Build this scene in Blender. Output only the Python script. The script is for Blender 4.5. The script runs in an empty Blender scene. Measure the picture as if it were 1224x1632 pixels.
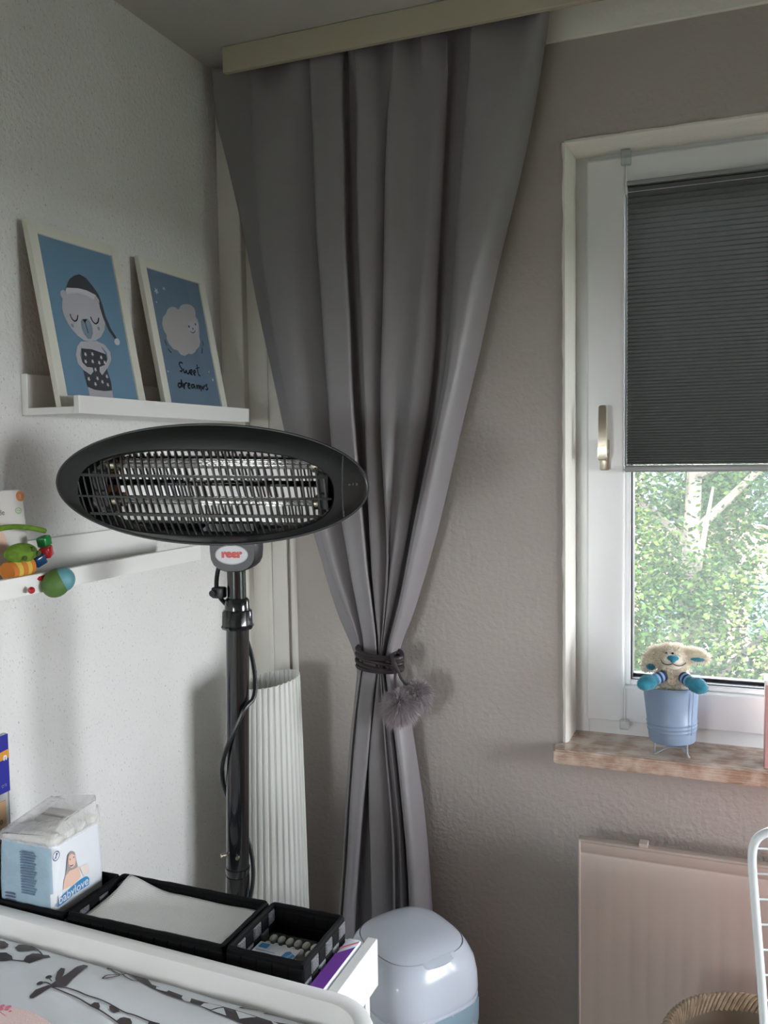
import bpy, bmesh, math, random
from mathutils import Vector, Matrix, noise as mnoise
C = bpy.context.scene.collection
PI = math.pi
# ------------------------------------------------------------------ camera, world, sun, exposure
cam_data = bpy.data.cameras.new('camera'); cam = bpy.data.objects.new('camera', cam_data); C.objects.link(cam)
bpy.context.scene.camera = cam
cam_data.sensor_fit = 'VERTICAL'; cam_data.sensor_height = 24.0
cam_data.lens = 24.0 * 1419.6 / 1632.0
cam_data.clip_start = 0.02; cam_data.clip_end = 200
YAW, PITCH, ROLL = 0.37936861, -0.06589386, -0.01502053
fwd = Vector((-math.sin(YAW)*math.cos(PITCH), math.cos(YAW)*math.cos(PITCH), math.sin(PITCH)))
rt = fwd.cross(Vector((0, 0, 1))).normalized(); up = rt.cross(fwd)
r2 = rt*math.cos(ROLL) + up*math.sin(ROLL); u2 = -rt*math.sin(ROLL) + up*math.cos(ROLL)
cam.matrix_world = Matrix(((r2.x, u2.x, -fwd.x, 1.13), (r2.y, u2.y, -fwd.y, -1.85), (r2.z, u2.z, -fwd.z, 1.55), (0, 0, 0, 1)))

world = bpy.data.worlds.new('sky'); bpy.context.scene.world = world; world.use_nodes = True
wn = world.node_tree; bg = wn.nodes['Background']
tc = wn.nodes.new('ShaderNodeTexCoord'); sep = wn.nodes.new('ShaderNodeSeparateXYZ'); ramp = wn.nodes.new('ShaderNodeValToRGB')
wn.links.new(tc.outputs['Generated'], sep.inputs[0]); wn.links.new(sep.outputs['Z'], ramp.inputs[0])
ramp.color_ramp.elements[0].position = 0.0; ramp.color_ramp.elements[0].color = (0.95, 0.98, 1.0, 1)
ramp.color_ramp.elements[1].position = 0.9; ramp.color_ramp.elements[1].color = (0.30, 0.38, 0.50, 1)
wn.links.new(ramp.outputs[0], bg.inputs[0]); bg.inputs[1].default_value = 15.5

def light(name, kind, loc, direction, energy, color=(1, 1, 1), size=None, portal=False, angle=None):
    d = bpy.data.lights.new(name, kind); o = bpy.data.objects.new(name, d); C.objects.link(o)
    o.location = loc; o.rotation_euler = Vector(direction).to_track_quat('-Z', 'Y').to_euler()
    d.energy = energy; d.color = color
    if size: d.shape = 'RECTANGLE'; d.size, d.size_y = size
    if portal: d.cycles.is_portal = True
    if angle is not None: d.angle = angle
    return o
# afternoon sun over the roof lights the trees in front of the window, never the room
light('sun', 'SUN', (0, -5, 9), (0.35, 1.0, -1.0), 0.8, (1.0, 0.95, 0.85), angle=0.02)
# daylight that enters through the window beside the curtain
light('window_daylight', 'AREA', (1.89, 0.13, 1.56), (0, -1, 0), 8.0, (0.93, 0.97, 1.0), size=(1.96, 1.06), portal=True)
# portal for an unseen right-hand window, added to light left wall and curtain edge
light('added_side_daylight', 'AREA', (3.18, -.68, 1.27), (-1, 0, 0), 8.0, (0.95, 0.98, 1.0), size=(1.05, 1.2), portal=True)
# portal for an unseen rear window, added to brighten the heater's reflector
light('added_rear_daylight', 'AREA', (.27, -3.40, 1.25), (0, 1, 0), 8.0, (0.95, 0.98, 1.0), size=(.40, .64), portal=True)
vs = bpy.context.scene.view_settings
vs.view_transform = 'Standard'; vs.look = 'None'; vs.gamma = 1.0; vs.use_curve_mapping = False
vs.exposure = 1.15

# ------------------------------------------------------------------ helpers
def lin(h):
    if isinstance(h, str):
        h = h.lstrip('#'); v = [int(h[i:i+2], 16)/255 for i in (0, 2, 4)]
    else: v = [c/255 for c in h]
    return tuple(c/12.92 if c <= .04045 else ((c+.055)/1.055)**2.4 for c in v) + (1,)
def mat(name, col, rough=.5, metal=0, bump=0, bscale=60, detail=4, vary=0, vscale=8, col2=None, spec=None, trans=0, alpha=1, sheen=0, coat=0, sss=0, stretch=None, bdist=.002, translucent=0):
    m = bpy.data.materials.new(name); m.use_nodes = True; nt = m.node_tree; p = nt.nodes['Principled BSDF']
    p.inputs['Base Color'].default_value = lin(col); p.inputs['Roughness'].default_value = rough; p.inputs['Metallic'].default_value = metal
    if spec is not None: p.inputs['Specular IOR Level'].default_value = spec
    if trans: p.inputs['Transmission Weight'].default_value = trans
    if alpha < 1: p.inputs['Alpha'].default_value = alpha
    if sheen: p.inputs['Sheen Weight'].default_value = sheen
    if coat: p.inputs['Coat Weight'].default_value = coat
    if sss: p.inputs['Subsurface Weight'].default_value = sss; p.inputs['Subsurface Scale'].default_value = .01
    co = nt.nodes.new('ShaderNodeTexCoord'); src = co.outputs['Object']
    if stretch:
        mp = nt.nodes.new('ShaderNodeMapping'); mp.inputs['Scale'].default_value = stretch
        nt.links.new(src, mp.inputs[0]); src = mp.outputs[0]
    n2 = nt.nodes.new('ShaderNodeTexNoise'); n2.inputs['Scale'].default_value = vscale; n2.inputs['Detail'].default_value = 6
    nt.links.new(src, n2.inputs['Vector'])
    mx = nt.nodes.new('ShaderNodeMix'); mx.data_type = 'RGBA'
    a = lin(col); b = lin(col2) if col2 else tuple(min(1, c*(1-(vary or .04))) for c in a[:3]) + (1,)
    mx.inputs[6].default_value = a; mx.inputs[7].default_value = b
    rp = nt.nodes.new('ShaderNodeMapRange'); rp.inputs[1].default_value = .38; rp.inputs[2].default_value = .62
    nt.links.new(n2.outputs['Fac'], rp.inputs[0]); nt.links.new(rp.outputs[0], mx.inputs[0]); nt.links.new(mx.outputs[2], p.inputs['Base Color'])
    if bump:
        n = nt.nodes.new('ShaderNodeTexNoise'); n.inputs['Scale'].default_value = bscale; n.inputs['Detail'].default_value = detail
        nt.links.new(src, n.inputs['Vector']); bn = nt.nodes.new('ShaderNodeBump'); bn.inputs['Strength'].default_value = bump; bn.inputs['Distance'].default_value = bdist
        nt.links.new(n.outputs['Fac'], bn.inputs['Height']); nt.links.new(bn.outputs[0], p.inputs['Normal'])
    if translucent:
        t = nt.nodes.new('ShaderNodeBsdfTranslucent'); t.inputs[0].default_value = a; ms = nt.nodes.new('ShaderNodeMixShader'); ms.inputs[0].default_value = translucent
        nt.links.new(p.outputs[0], ms.inputs[1]); nt.links.new(t.outputs[0], ms.inputs[2]); nt.links.new(ms.outputs[0], nt.nodes['Material Output'].inputs[0])
    return m
ORG = {}
def finish(me, smooth, angle=40):
    if smooth:
        for p in me.polygons: p.use_smooth = True
        me.set_sharp_from_angle(angle=math.radians(angle))
def thing(name, label, cat, loc, group=None, kind=None):
    o = bpy.data.objects.new(name, None); C.objects.link(o); o.location = loc; o.empty_display_size = .05
    ORG[o] = Vector(loc); tag(o, label, cat, group, kind); return o
def tag(o, label=None, cat=None, group=None, kind=None):
    if label: o['label'] = label
    if cat: o['category'] = cat
    if group: o['group'] = group
    if kind: o['kind'] = kind
    return o
def part(name, bm, m, parent=None, smooth=False, org=None, xf=None, label=None, angle=40, kind=None):
    """links the bmesh (world coordinates, or local + xf) as one mesh object"""
    if xf is not None: bm.transform(xf)
    o0 = ORG[parent] if parent is not None else Vector(org if org is not None else (0, 0, 0))
    bm.transform(Matrix.Translation(-o0))
    me = bpy.data.meshes.new(name); bm.to_mesh(me); bm.free()
    for k in (m if isinstance(m, (list, tuple)) else [m]): me.materials.append(k)
    finish(me, smooth, angle)
    o = bpy.data.objects.new(name, me); C.objects.link(o); ORG[o] = o0
    if parent is not None: o.parent = parent
    else: o.location = o0
    if label: o['label'] = label
    if kind: o['kind'] = kind
    return o
def struct(name, bm, m, parent=None, smooth=False, org=None):
    o = part(name, bm, m, parent, smooth, org)
    if parent is None: o['kind'] = 'structure'
    return o
def B(): return bmesh.new()
def box(bm, x0, x1, y0, y1, z0, z1, bev=0, seg=2, mi=0, xf=None):
    t = bmesh.new(); r = bmesh.ops.create_cube(t, size=1)
    bmesh.ops.scale(t, vec=(x1-x0, y1-y0, z1-z0), verts=t.verts); bmesh.ops.translate(t, vec=((x0+x1)/2, (y0+y1)/2, (z0+z1)/2), verts=t.verts)
    if bev: bmesh.ops.bevel(t, geom=t.edges[:], offset=bev, segments=seg, affect='EDGES', profile=.5)
    if xf is not None: t.transform(xf)
    for f in t.faces: f.material_index = mi
    join(bm, t); return bm
def join(bm, t):
    me = bpy.data.meshes.new('tmp'); t.to_mesh(me); t.free(); bm.from_mesh(me); bpy.data.meshes.remove(me)
def tube(bm, pts, r, n=10, closed=False, caps=True, mi=0, smoothpath=0, flat=1.0):
    pts = [Vector(p) for p in pts]
    for _ in range(smoothpath):
        q = []
        m_ = len(pts)
        if not closed: q.append(pts[0])
        for i in range(m_ if closed else m_-1):
            a, b = pts[i], pts[(i+1) % m_]; q += [a*.75+b*.25, a*.25+b*.75]
        if not closed: q.append(pts[-1])
        pts = q
    N = len(pts); rs = r if isinstance(r, (list, tuple)) else None
    t0 = (pts[1]-pts[0]).normalized(); ref = Vector((0, 0, 1)) if abs(t0.z) < .9 else Vector((1, 0, 0))
    nrm = t0.cross(ref).normalized(); rings = []
    for i, p in enumerate(pts):
        a = pts[(i-1) % N] if (closed or i) else p; b = pts[(i+1) % N] if (closed or i < N-1) else p
        t = (b-a).normalized(); nrm = (nrm-t*nrm.dot(t)).normalized(); bi = t.cross(nrm)
        rr = rs[min(i*len(rs)//N, len(rs)-1)] if rs else r
        rings.append([bm.verts.new(p+nrm*math.cos(2*PI*k/n)*rr+bi*math.sin(2*PI*k/n)*rr*flat) for k in range(n)])
    for i in range(N if closed else N-1):
        A, D = rings[i], rings[(i+1) % N]
        for k in range(n):
            f = bm.faces.new((A[k], A[(k+1) % n], D[(k+1) % n], D[k])); f.material_index = mi
    if caps and not closed:
        f = bm.faces.new(rings[0][::-1]); f.material_index = mi; f = bm.faces.new(rings[-1]); f.material_index = mi
    return bm
def cyl(bm, a, b, r, r1=None, n=24, mi=0, caps=True):
    a = Vector(a); b = Vector(b); d = (b-a).normalized(); ref = Vector((0, 0, 1)) if abs(d.z) < .9 else Vector((1, 0, 0))
    u = d.cross(ref).normalized(); v = d.cross(u); r1 = r if r1 is None else r1
    A = [bm.verts.new(a+(u*math.cos(2*PI*k/n)+v*math.sin(2*PI*k/n))*r) for k in range(n)]
    D = [bm.verts.new(b+(u*math.cos(2*PI*k/n)+v*math.sin(2*PI*k/n))*r1) for k in range(n)]
    for k in range(n): bm.faces.new((A[k], D[k], D[(k+1) % n], A[(k+1) % n])).material_index = mi
    if caps: bm.faces.new(A).material_index = mi; bm.faces.new(D[::-1]).material_index = mi
    return bm
def loops(bm, rings, close=True, cap0=False, cap1=False, mi=0):
    R = [[bm.verts.new(p) for p in r] for r in rings]; n = len(R[0])
    for i in range(len(R)-1):
        for k in range(n if close else n-1):
            f = bm.faces.new((R[i][k], R[i][(k+1) % n], R[i+1][(k+1) % n], R[i+1][k])); f.material_index = mi
    if cap0: bm.faces.new(R[0][::-1]).material_index = mi
    if cap1: bm.faces.new(R[-1]).material_index = mi
    return R
def lathe(bm, prof, c=(0, 0, 0), n=32, mi=0):
    c = Vector(c); return loops(bm, [[c+Vector((r*math.cos(2*PI*k/n), r*math.sin(2*PI*k/n), z)) for k in range(n)] for r, z in prof], mi=mi)
def poly(bm, pts, z=0, mi=0):
    pts = [Vector((p[0], p[1], z)) for p in pts]
    ar = sum(pts[i].x*pts[(i+1) % len(pts)].y-pts[(i+1) % len(pts)].x*pts[i].y for i in range(len(pts)))
    if ar < 0: pts = pts[::-1]
    f = bm.faces.new([bm.verts.new(p) for p in pts]); f.material_index = mi; f.normal_update()
    return f
def disc(bm, c, r, z=0, mi=0, n=14, ry=None, a0=0):
    ry = ry or r
    return poly(bm, [(c[0]+r*math.cos(a0+2*PI*k/n), c[1]+ry*math.sin(a0+2*PI*k/n)) for k in range(n)], z, mi)
def stroke(bm, pts, w, z=0, mi=0, sm=2):
    P = [Vector((p[0], p[1], 0)) for p in pts]
    for _ in range(sm):
        if len(P) < 3: break
        q = [P[0]]
        for i in range(len(P)-1): q += [P[i]*.75+P[i+1]*.25, P[i]*.25+P[i+1]*.75]
        P = q+[P[-1]]
    L = []; R = []
    for i, p in enumerate(P):
        t = (P[min(i+1, len(P)-1)]-P[max(i-1, 0)])
        if t.length < 1e-9: t = Vector((1, 0, 0))
        t.normalize(); nn = Vector((-t.y, t.x, 0)); ww = w*(.55 if i in (0, len(P)-1) else 1)
        L.append(bm.verts.new(p+nn*ww/2+Vector((0, 0, z)))); R.append(bm.verts.new(p-nn*ww/2+Vector((0, 0, z))))
    for i in range(len(P)-1):
        f = bm.faces.new((R[i], R[i+1], L[i+1], L[i])); f.material_index = mi
def textbm(s, size, mi=0, shear=0, extr=0, align='LEFT', bold=0):
    cu = bpy.data.curves.new('txt', 'FONT'); cu.body = s; cu.size = size; cu.shear = shear; cu.extrude = extr; cu.align_x = align; cu.offset = bold; cu.resolution_u = 3
    o = bpy.data.objects.new('txt', cu); C.objects.link(o); dg = bpy.context.evaluated_depsgraph_get()
    me = bpy.data.meshes.new_from_object(o.evaluated_get(dg)); t = bmesh.new(); t.from_mesh(me)
    for f in t.faces: f.material_index = mi
    bpy.data.objects.remove(o); bpy.data.curves.remove(cu); bpy.data.meshes.remove(me); return t
def addtext(bm, s, size, pos, mi=0, shear=0, z=0, rot=0, extr=0, bold=0, align='LEFT', sx=1):
    t = textbm(s, size, mi, shear, extr, align, bold)
    t.transform(Matrix.Translation((pos[0], pos[1], z)) @ Matrix.Rotation(rot, 4, 'Z') @ Matrix.Diagonal((sx, 1, 1, 1))); join(bm, t)
def planexf(o, u, v):
    u = Vector(u).normalized(); v = Vector(v).normalized(); w = u.cross(v)
    return Matrix(((u.x, v.x, w.x, o[0]), (u.y, v.y, w.y, o[1]), (u.z, v.z, w.z, o[2]), (0, 0, 0, 1)))
def mm(pts): return [(a/1000, b/1000) for a, b in pts]
def fur(bm, samples, length, width, rnd, droop=.3, mi=0):
    for p, n in samples:
        p = Vector(p); n = Vector(n).normalized()
        d = (n+Vector((rnd.uniform(-1, 1), rnd.uniform(-1, 1), rnd.uniform(-1, 1)))*.55).normalized()
        L = length*rnd.uniform(.55, 1.15); s = d.cross(Vector((rnd.uniform(-1, 1), rnd.uniform(-1, 1), rnd.uniform(-1, 1)))).normalized()*width/2
        m1 = p+d*L*.55; e = p+d*L+Vector((0, 0, -droop*L))
        a, b, c_, d_, t = [bm.verts.new(q) for q in (p-s, p+s, m1+s*.8, m1-s*.8, e)]
        bm.faces.new((a, b, c_, d_)).material_index = mi; bm.faces.new((d_, c_, t)).material_index = mi
def sphere_samples(c, r, n, rnd, sc=(1, 1, 1)):
    out = []
    for _ in range(n):
        z = rnd.uniform(-1, 1); a = rnd.uniform(0, 2*PI); q = math.sqrt(1-z*z); v = Vector((q*math.cos(a), q*math.sin(a), z))
        out.append((Vector(c)+Vector((v.x*r*sc[0], v.y*r*sc[1], v.z*r*sc[2])), Vector((v.x/sc[0], v.y/sc[1], v.z/sc[2]))))
    return out
def lerp(a, b, t): return a+(b-a)*t
def interp(xs, ys, x):
    if x <= xs[0]: return ys[0]
    for i in range(len(xs)-1):
        if x <= xs[i+1]: return lerp(ys[i], ys[i+1], (x-xs[i])/(xs[i+1]-xs[i]))
    return ys[-1]
rnd = random.Random(7)

# ------------------------------------------------------------------ materials
def wall_material(name, col, pits=0.0, bscale=90, strength=.6):
    m = mat(name, col, .9, bump=strength, bscale=bscale, detail=6, vary=.05, vscale=3, bdist=.004, spec=.25)
    if pits:
        nt = m.node_tree; p = nt.nodes['Principled BSDF']; old = p.inputs['Base Color'].links[0].from_socket
        co = nt.nodes.new('ShaderNodeTexCoord'); mp = nt.nodes.new('ShaderNodeMapping'); mp.inputs['Scale'].default_value = (1, 1.4, .8)
        v = nt.nodes.new('ShaderNodeTexNoise'); v.inputs['Scale'].default_value = 210; v.inputs['Detail'].default_value = 3; v.inputs['Roughness'].default_value = .5
        nt.links.new(co.outputs['Object'], mp.inputs[0]); nt.links.new(mp.outputs[0], v.inputs['Vector'])
        r = nt.nodes.new('ShaderNodeMapRange'); r.inputs[1].default_value = .62; r.inputs[2].default_value = .72; nt.links.new(v.outputs['Fac'], r.inputs[0])
        mx = nt.nodes.new('ShaderNodeMix'); mx.data_type = 'RGBA'; mx.inputs[7].default_value = tuple(c*.42 for c in lin(col)[:3])+(1,)
        mu = nt.nodes.new('ShaderNodeMath'); mu.operation = 'MULTIPLY'; mu.inputs[1].default_value = pits
        nt.links.new(r.outputs[0], mu.inputs[0]); nt.links.new(mu.outputs[0], mx.inputs[0]); nt.links.new(old, mx.inputs[6]); nt.links.new(mx.outputs[2], p.inputs['Base Color'])
    return m
M_wall_l = wall_material('woodchip_wall_left', (226, 226, 224), pits=.75, bscale=110, strength=.7)
M_wall_w = wall_material('textured_wall_window', (180, 174, 168), bscale=85, strength=.55)
M_wall_plain = wall_material('painted_wall', (176, 170, 164), bscale=60, strength=.3)
M_wall_light = wall_material('light_painted_wall', (226, 226, 222), bscale=60, strength=.3)
M_ceiling = wall_material('ceiling_paint', (186, 184, 179), bscale=60, strength=.25)
M_floor = mat('oak_laminate', (128, 98, 70), .45, vary=.3, vscale=4, stretch=(1, 12, 1))
M_trim = mat('white_gloss_paint', (226, 224, 216), .4, bump=.15, bscale=12, vary=.04)
M_reveal = mat('rough_white_plaster', (238, 238, 230), .75, bump=.9, bscale=45, detail=8, bdist=.003)
M_pvc = mat('white_window_plastic', (226, 229, 230), .28)
M_gasket = mat('black_rubber', (22, 24, 25), .6)
M_chrome = mat('satin_nickel', (196, 188, 170), .28, metal=1)
M_clear = mat('clear_plastic', (235, 240, 240), .12, trans=.85, alpha=.75)
M_cord = mat('white_cord', (232, 232, 228), .8)
M_blind = mat('grey_pleated_fabric', (108, 112, 110), .85, vary=.05, vscale=40, translucent=.06)
M_alu = mat('grey_aluminium', (150, 154, 154), .4, metal=.3)
M_pelmet = mat('cream_pelmet', (184, 178, 156), .55, vary=.05, vscale=3)
M_white = mat('white_lacquer', (236, 236, 233), .35, vary=.02)
M_frame = mat('white_picture_frame', (222, 222, 210), .45)
M_curtain = mat('grey_curtain', (132, 129, 132), .52, bump=.08, bscale=900, detail=2, vary=.03, vscale=30, spec=.9, bdist=.0003)
M_rope = mat('dark_brown_cord', (48, 40, 44), .5)
M_pom = mat('grey_brown_fur', (182, 172, 176), .9, vary=.3, vscale=60, translucent=.2)
M_black = mat('black_plastic', (25, 27, 29), .38, bump=.08, bscale=700, bdist=.0004)
M_blackgloss = mat('black_gloss_metal', (20, 22, 24), .16, coat=.5)
M_mirror = mat('polished_reflector', (225, 225, 225), .05, metal=1)
M_quartz = mat('quartz_tube', (235, 235, 232), .08, trans=.85)
M_badge = mat('badge_white', (200, 202, 208), .35)
M_red = mat('badge_red', (200, 48, 34), .4)
M_lamp = mat('white_pleated_shade', (236, 238, 234), .8, translucent=.3)
M_bin = mat('bin_plastic', (214, 222, 236), .22, vary=.01, coat=.25)
M_binblue = mat('pale_blue_print', (160, 188, 206), .35)
M_gold = mat('gold_print', (178, 150, 74), .35)
M_grey = mat('grey_print', (120, 116, 108), .5)
M_rad = mat('cream_radiator_paint', (202, 190, 180), .45, vary=.02)
M_purple = mat('purple_print', (120, 60, 160), .4)
M_basket_b = mat('black_woven_strap', (9, 9, 11), .8, spec=.2, bump=.5, bscale=900, bdist=.0006)
M_basket_g = mat('grey_flecked_strap', (120, 122, 126), .7, bump=.5, bscale=900, vary=.75, vscale=900, col2=(40, 42, 46), bdist=.0006)
M_mat = mat('white_wipeable_cotton', (226, 230, 234), .45, bump=.25, bscale=14, detail=3, bdist=.01)
M_giraffe = mat('dark_brown_print', (62, 54, 56), .5)
M_pink = mat('pink_towel', (240, 214, 208), .95, bump=.5, bscale=400)
M_pinkprint = mat('pink_print', (222, 130, 150), .9)
M_pink_box = mat('pink_box', (196, 156, 150), .6)
M_pot = mat('light_blue_metal', (132, 154, 178), .42, vary=.02)
M_wire = mat('grey_blue_wire', (160, 172, 178), .35, metal=.4)
M_plush = mat('cream_plush', (246, 238, 222), .95, sheen=.4, vary=.12, vscale=80, translucent=.15)
M_teal = mat('teal_plush', (44, 146, 172), .85, vary=.35, vscale=40, sheen=.5)
M_navy = mat('navy_knit', (40, 62, 110), .9)
M_skyblue = mat('light_knit', (150, 180, 214), .9)
M_dark = mat('near_black_thread', (30, 28, 30), .6)
M_wick = mat('natural_wicker', (190, 172, 146), .8, vary=.3, vscale=60)
M_rack = mat('white_coated_steel', (232, 240, 242), .3)
M_redcloth = mat('red_laundry', (222, 56, 40), .9, vary=.1)
M_greycloth = mat('grey_laundry', (96, 100, 110), .9)
M_blackcloth = mat('black_laundry', (24, 24, 28), .9)
M_wood = mat('orange_wood', (176, 112, 62), .5, vary=.3, vscale=5, stretch=(8, 8, 1))
def stone():
    m = mat('brown_marble', (206, 190, 174), .2, vary=.3, vscale=26, col2=(164, 134, 114))
    nt = m.node_tree; mx = [n for n in nt.nodes if n.bl_idname == 'ShaderNodeMix'][0]; p = nt.nodes['Principled BSDF']
    n = nt.nodes.new('ShaderNodeTexNoise'); n.inputs['Scale'].default_value = 38; n.inputs['Detail'].default_value = 8; n.inputs['Distortion'].default_value = 1.5
    r = nt.nodes.new('ShaderNodeMapRange'); r.inputs[1].default_value = .52; r.inputs[2].default_value = .7
    nt.links.new(n.outputs['Fac'], r.inputs[0]); m2 = nt.nodes.new('ShaderNodeMix'); m2.data_type = 'RGBA'; m2.inputs[7].default_value = lin((224, 214, 200))
    nt.links.new(r.outputs[0], m2.inputs[0]); nt.links.new(mx.outputs[2], m2.inputs[6]); nt.links.new(m2.outputs[2], p.inputs['Base Color'])
    return m
M_stone = stone()
def glass_material():
    m = bpy.data.materials.new('window_glass'); m.use_nodes = True; nt = m.node_tree; nt.nodes.clear()
    out = nt.nodes.new('ShaderNodeOutputMaterial'); tr = nt.nodes.new('ShaderNodeBsdfTransparent'); gl = nt.nodes.new('ShaderNodeBsdfGlossy'); gl.inputs['Roughness'].default_value = .02
    fr = nt.nodes.new('ShaderNodeFresnel'); fr.inputs[0].default_value = 1.45; mx = nt.nodes.new('ShaderNodeMixShader')
    tl = nt.nodes.new('ShaderNodeBsdfTranslucent'); tl.inputs[0].default_value = (.8, .85, .85, 1)
    co = nt.nodes.new('ShaderNodeTexCoord'); mp = nt.nodes.new('ShaderNodeMapping'); mp.inputs['Location'].default_value = (-1.045, -.10, -1.165)
    mp2 = nt.nodes.new('ShaderNodeVectorMath'); mp2.operation = 'LENGTH'
    ns = nt.nodes.new('ShaderNodeTexNoise'); ns.inputs['Scale'].default_value = 22; ns.inputs['Detail'].default_value = 5
    r = nt.nodes.new('ShaderNodeMapRange'); r.inputs[1].default_value = .10; r.inputs[2].default_value = .03; r.inputs[3].default_value = 0; r.inputs[4].default_value = 1
    mu = nt.nodes.new('ShaderNodeMath'); mu.operation = 'MULTIPLY'; ad = nt.nodes.new('ShaderNodeMath'); ad.operation = 'MULTIPLY_ADD'; ad.inputs[1].default_value = .16; ad.inputs[2].default_value = .018
    nt.links.new(co.outputs['Object'], mp.inputs[0]); nt.links.new(mp.outputs[0], mp2.inputs[0]); nt.links.new(mp2.outputs['Value'], r.inputs[0])
    nt.links.new(co.outputs['Object'], ns.inputs['Vector']); nt.links.new(ns.outputs['Fac'], mu.inputs[0]); nt.links.new(r.outputs[0], mu.inputs[1])
    nt.links.new(mu.outputs[0], ad.inputs[0]); m2 = nt.nodes.new('ShaderNodeMixShader')
    nt.links.new(ad.outputs[0], m2.inputs[0]); nt.links.new(tr.outputs[0], m2.inputs[1]); nt.links.new(tl.outputs[0], m2.inputs[2])
    nt.links.new(fr.outputs[0], mx.inputs[0]); nt.links.new(m2.outputs[0], mx.inputs[1]); nt.links.new(gl.outputs[0], mx.inputs[2]); nt.links.new(mx.outputs[0], out.inputs[0])
    return m
M_glass = glass_material()
M_film = mat('crinkled_clear_film', (240, 240, 238), .12, trans=0, alpha=.42, bump=1.0, bscale=55, bdist=.012)
M_nappy = mat('white_nappies', (226, 224, 218), .9, bump=.6, bscale=60, bdist=.006)
M_packblue = mat('pale_blue_pack', (160, 186, 202), .3, bump=.5, bscale=25, bdist=.006, vary=.12, vscale=20)
M_packside = mat('white_pack', (222, 226, 232), .3, bump=.35, bscale=25, bdist=.004)
M_paper = mat('white_card', (214, 210, 206), .6)
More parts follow.
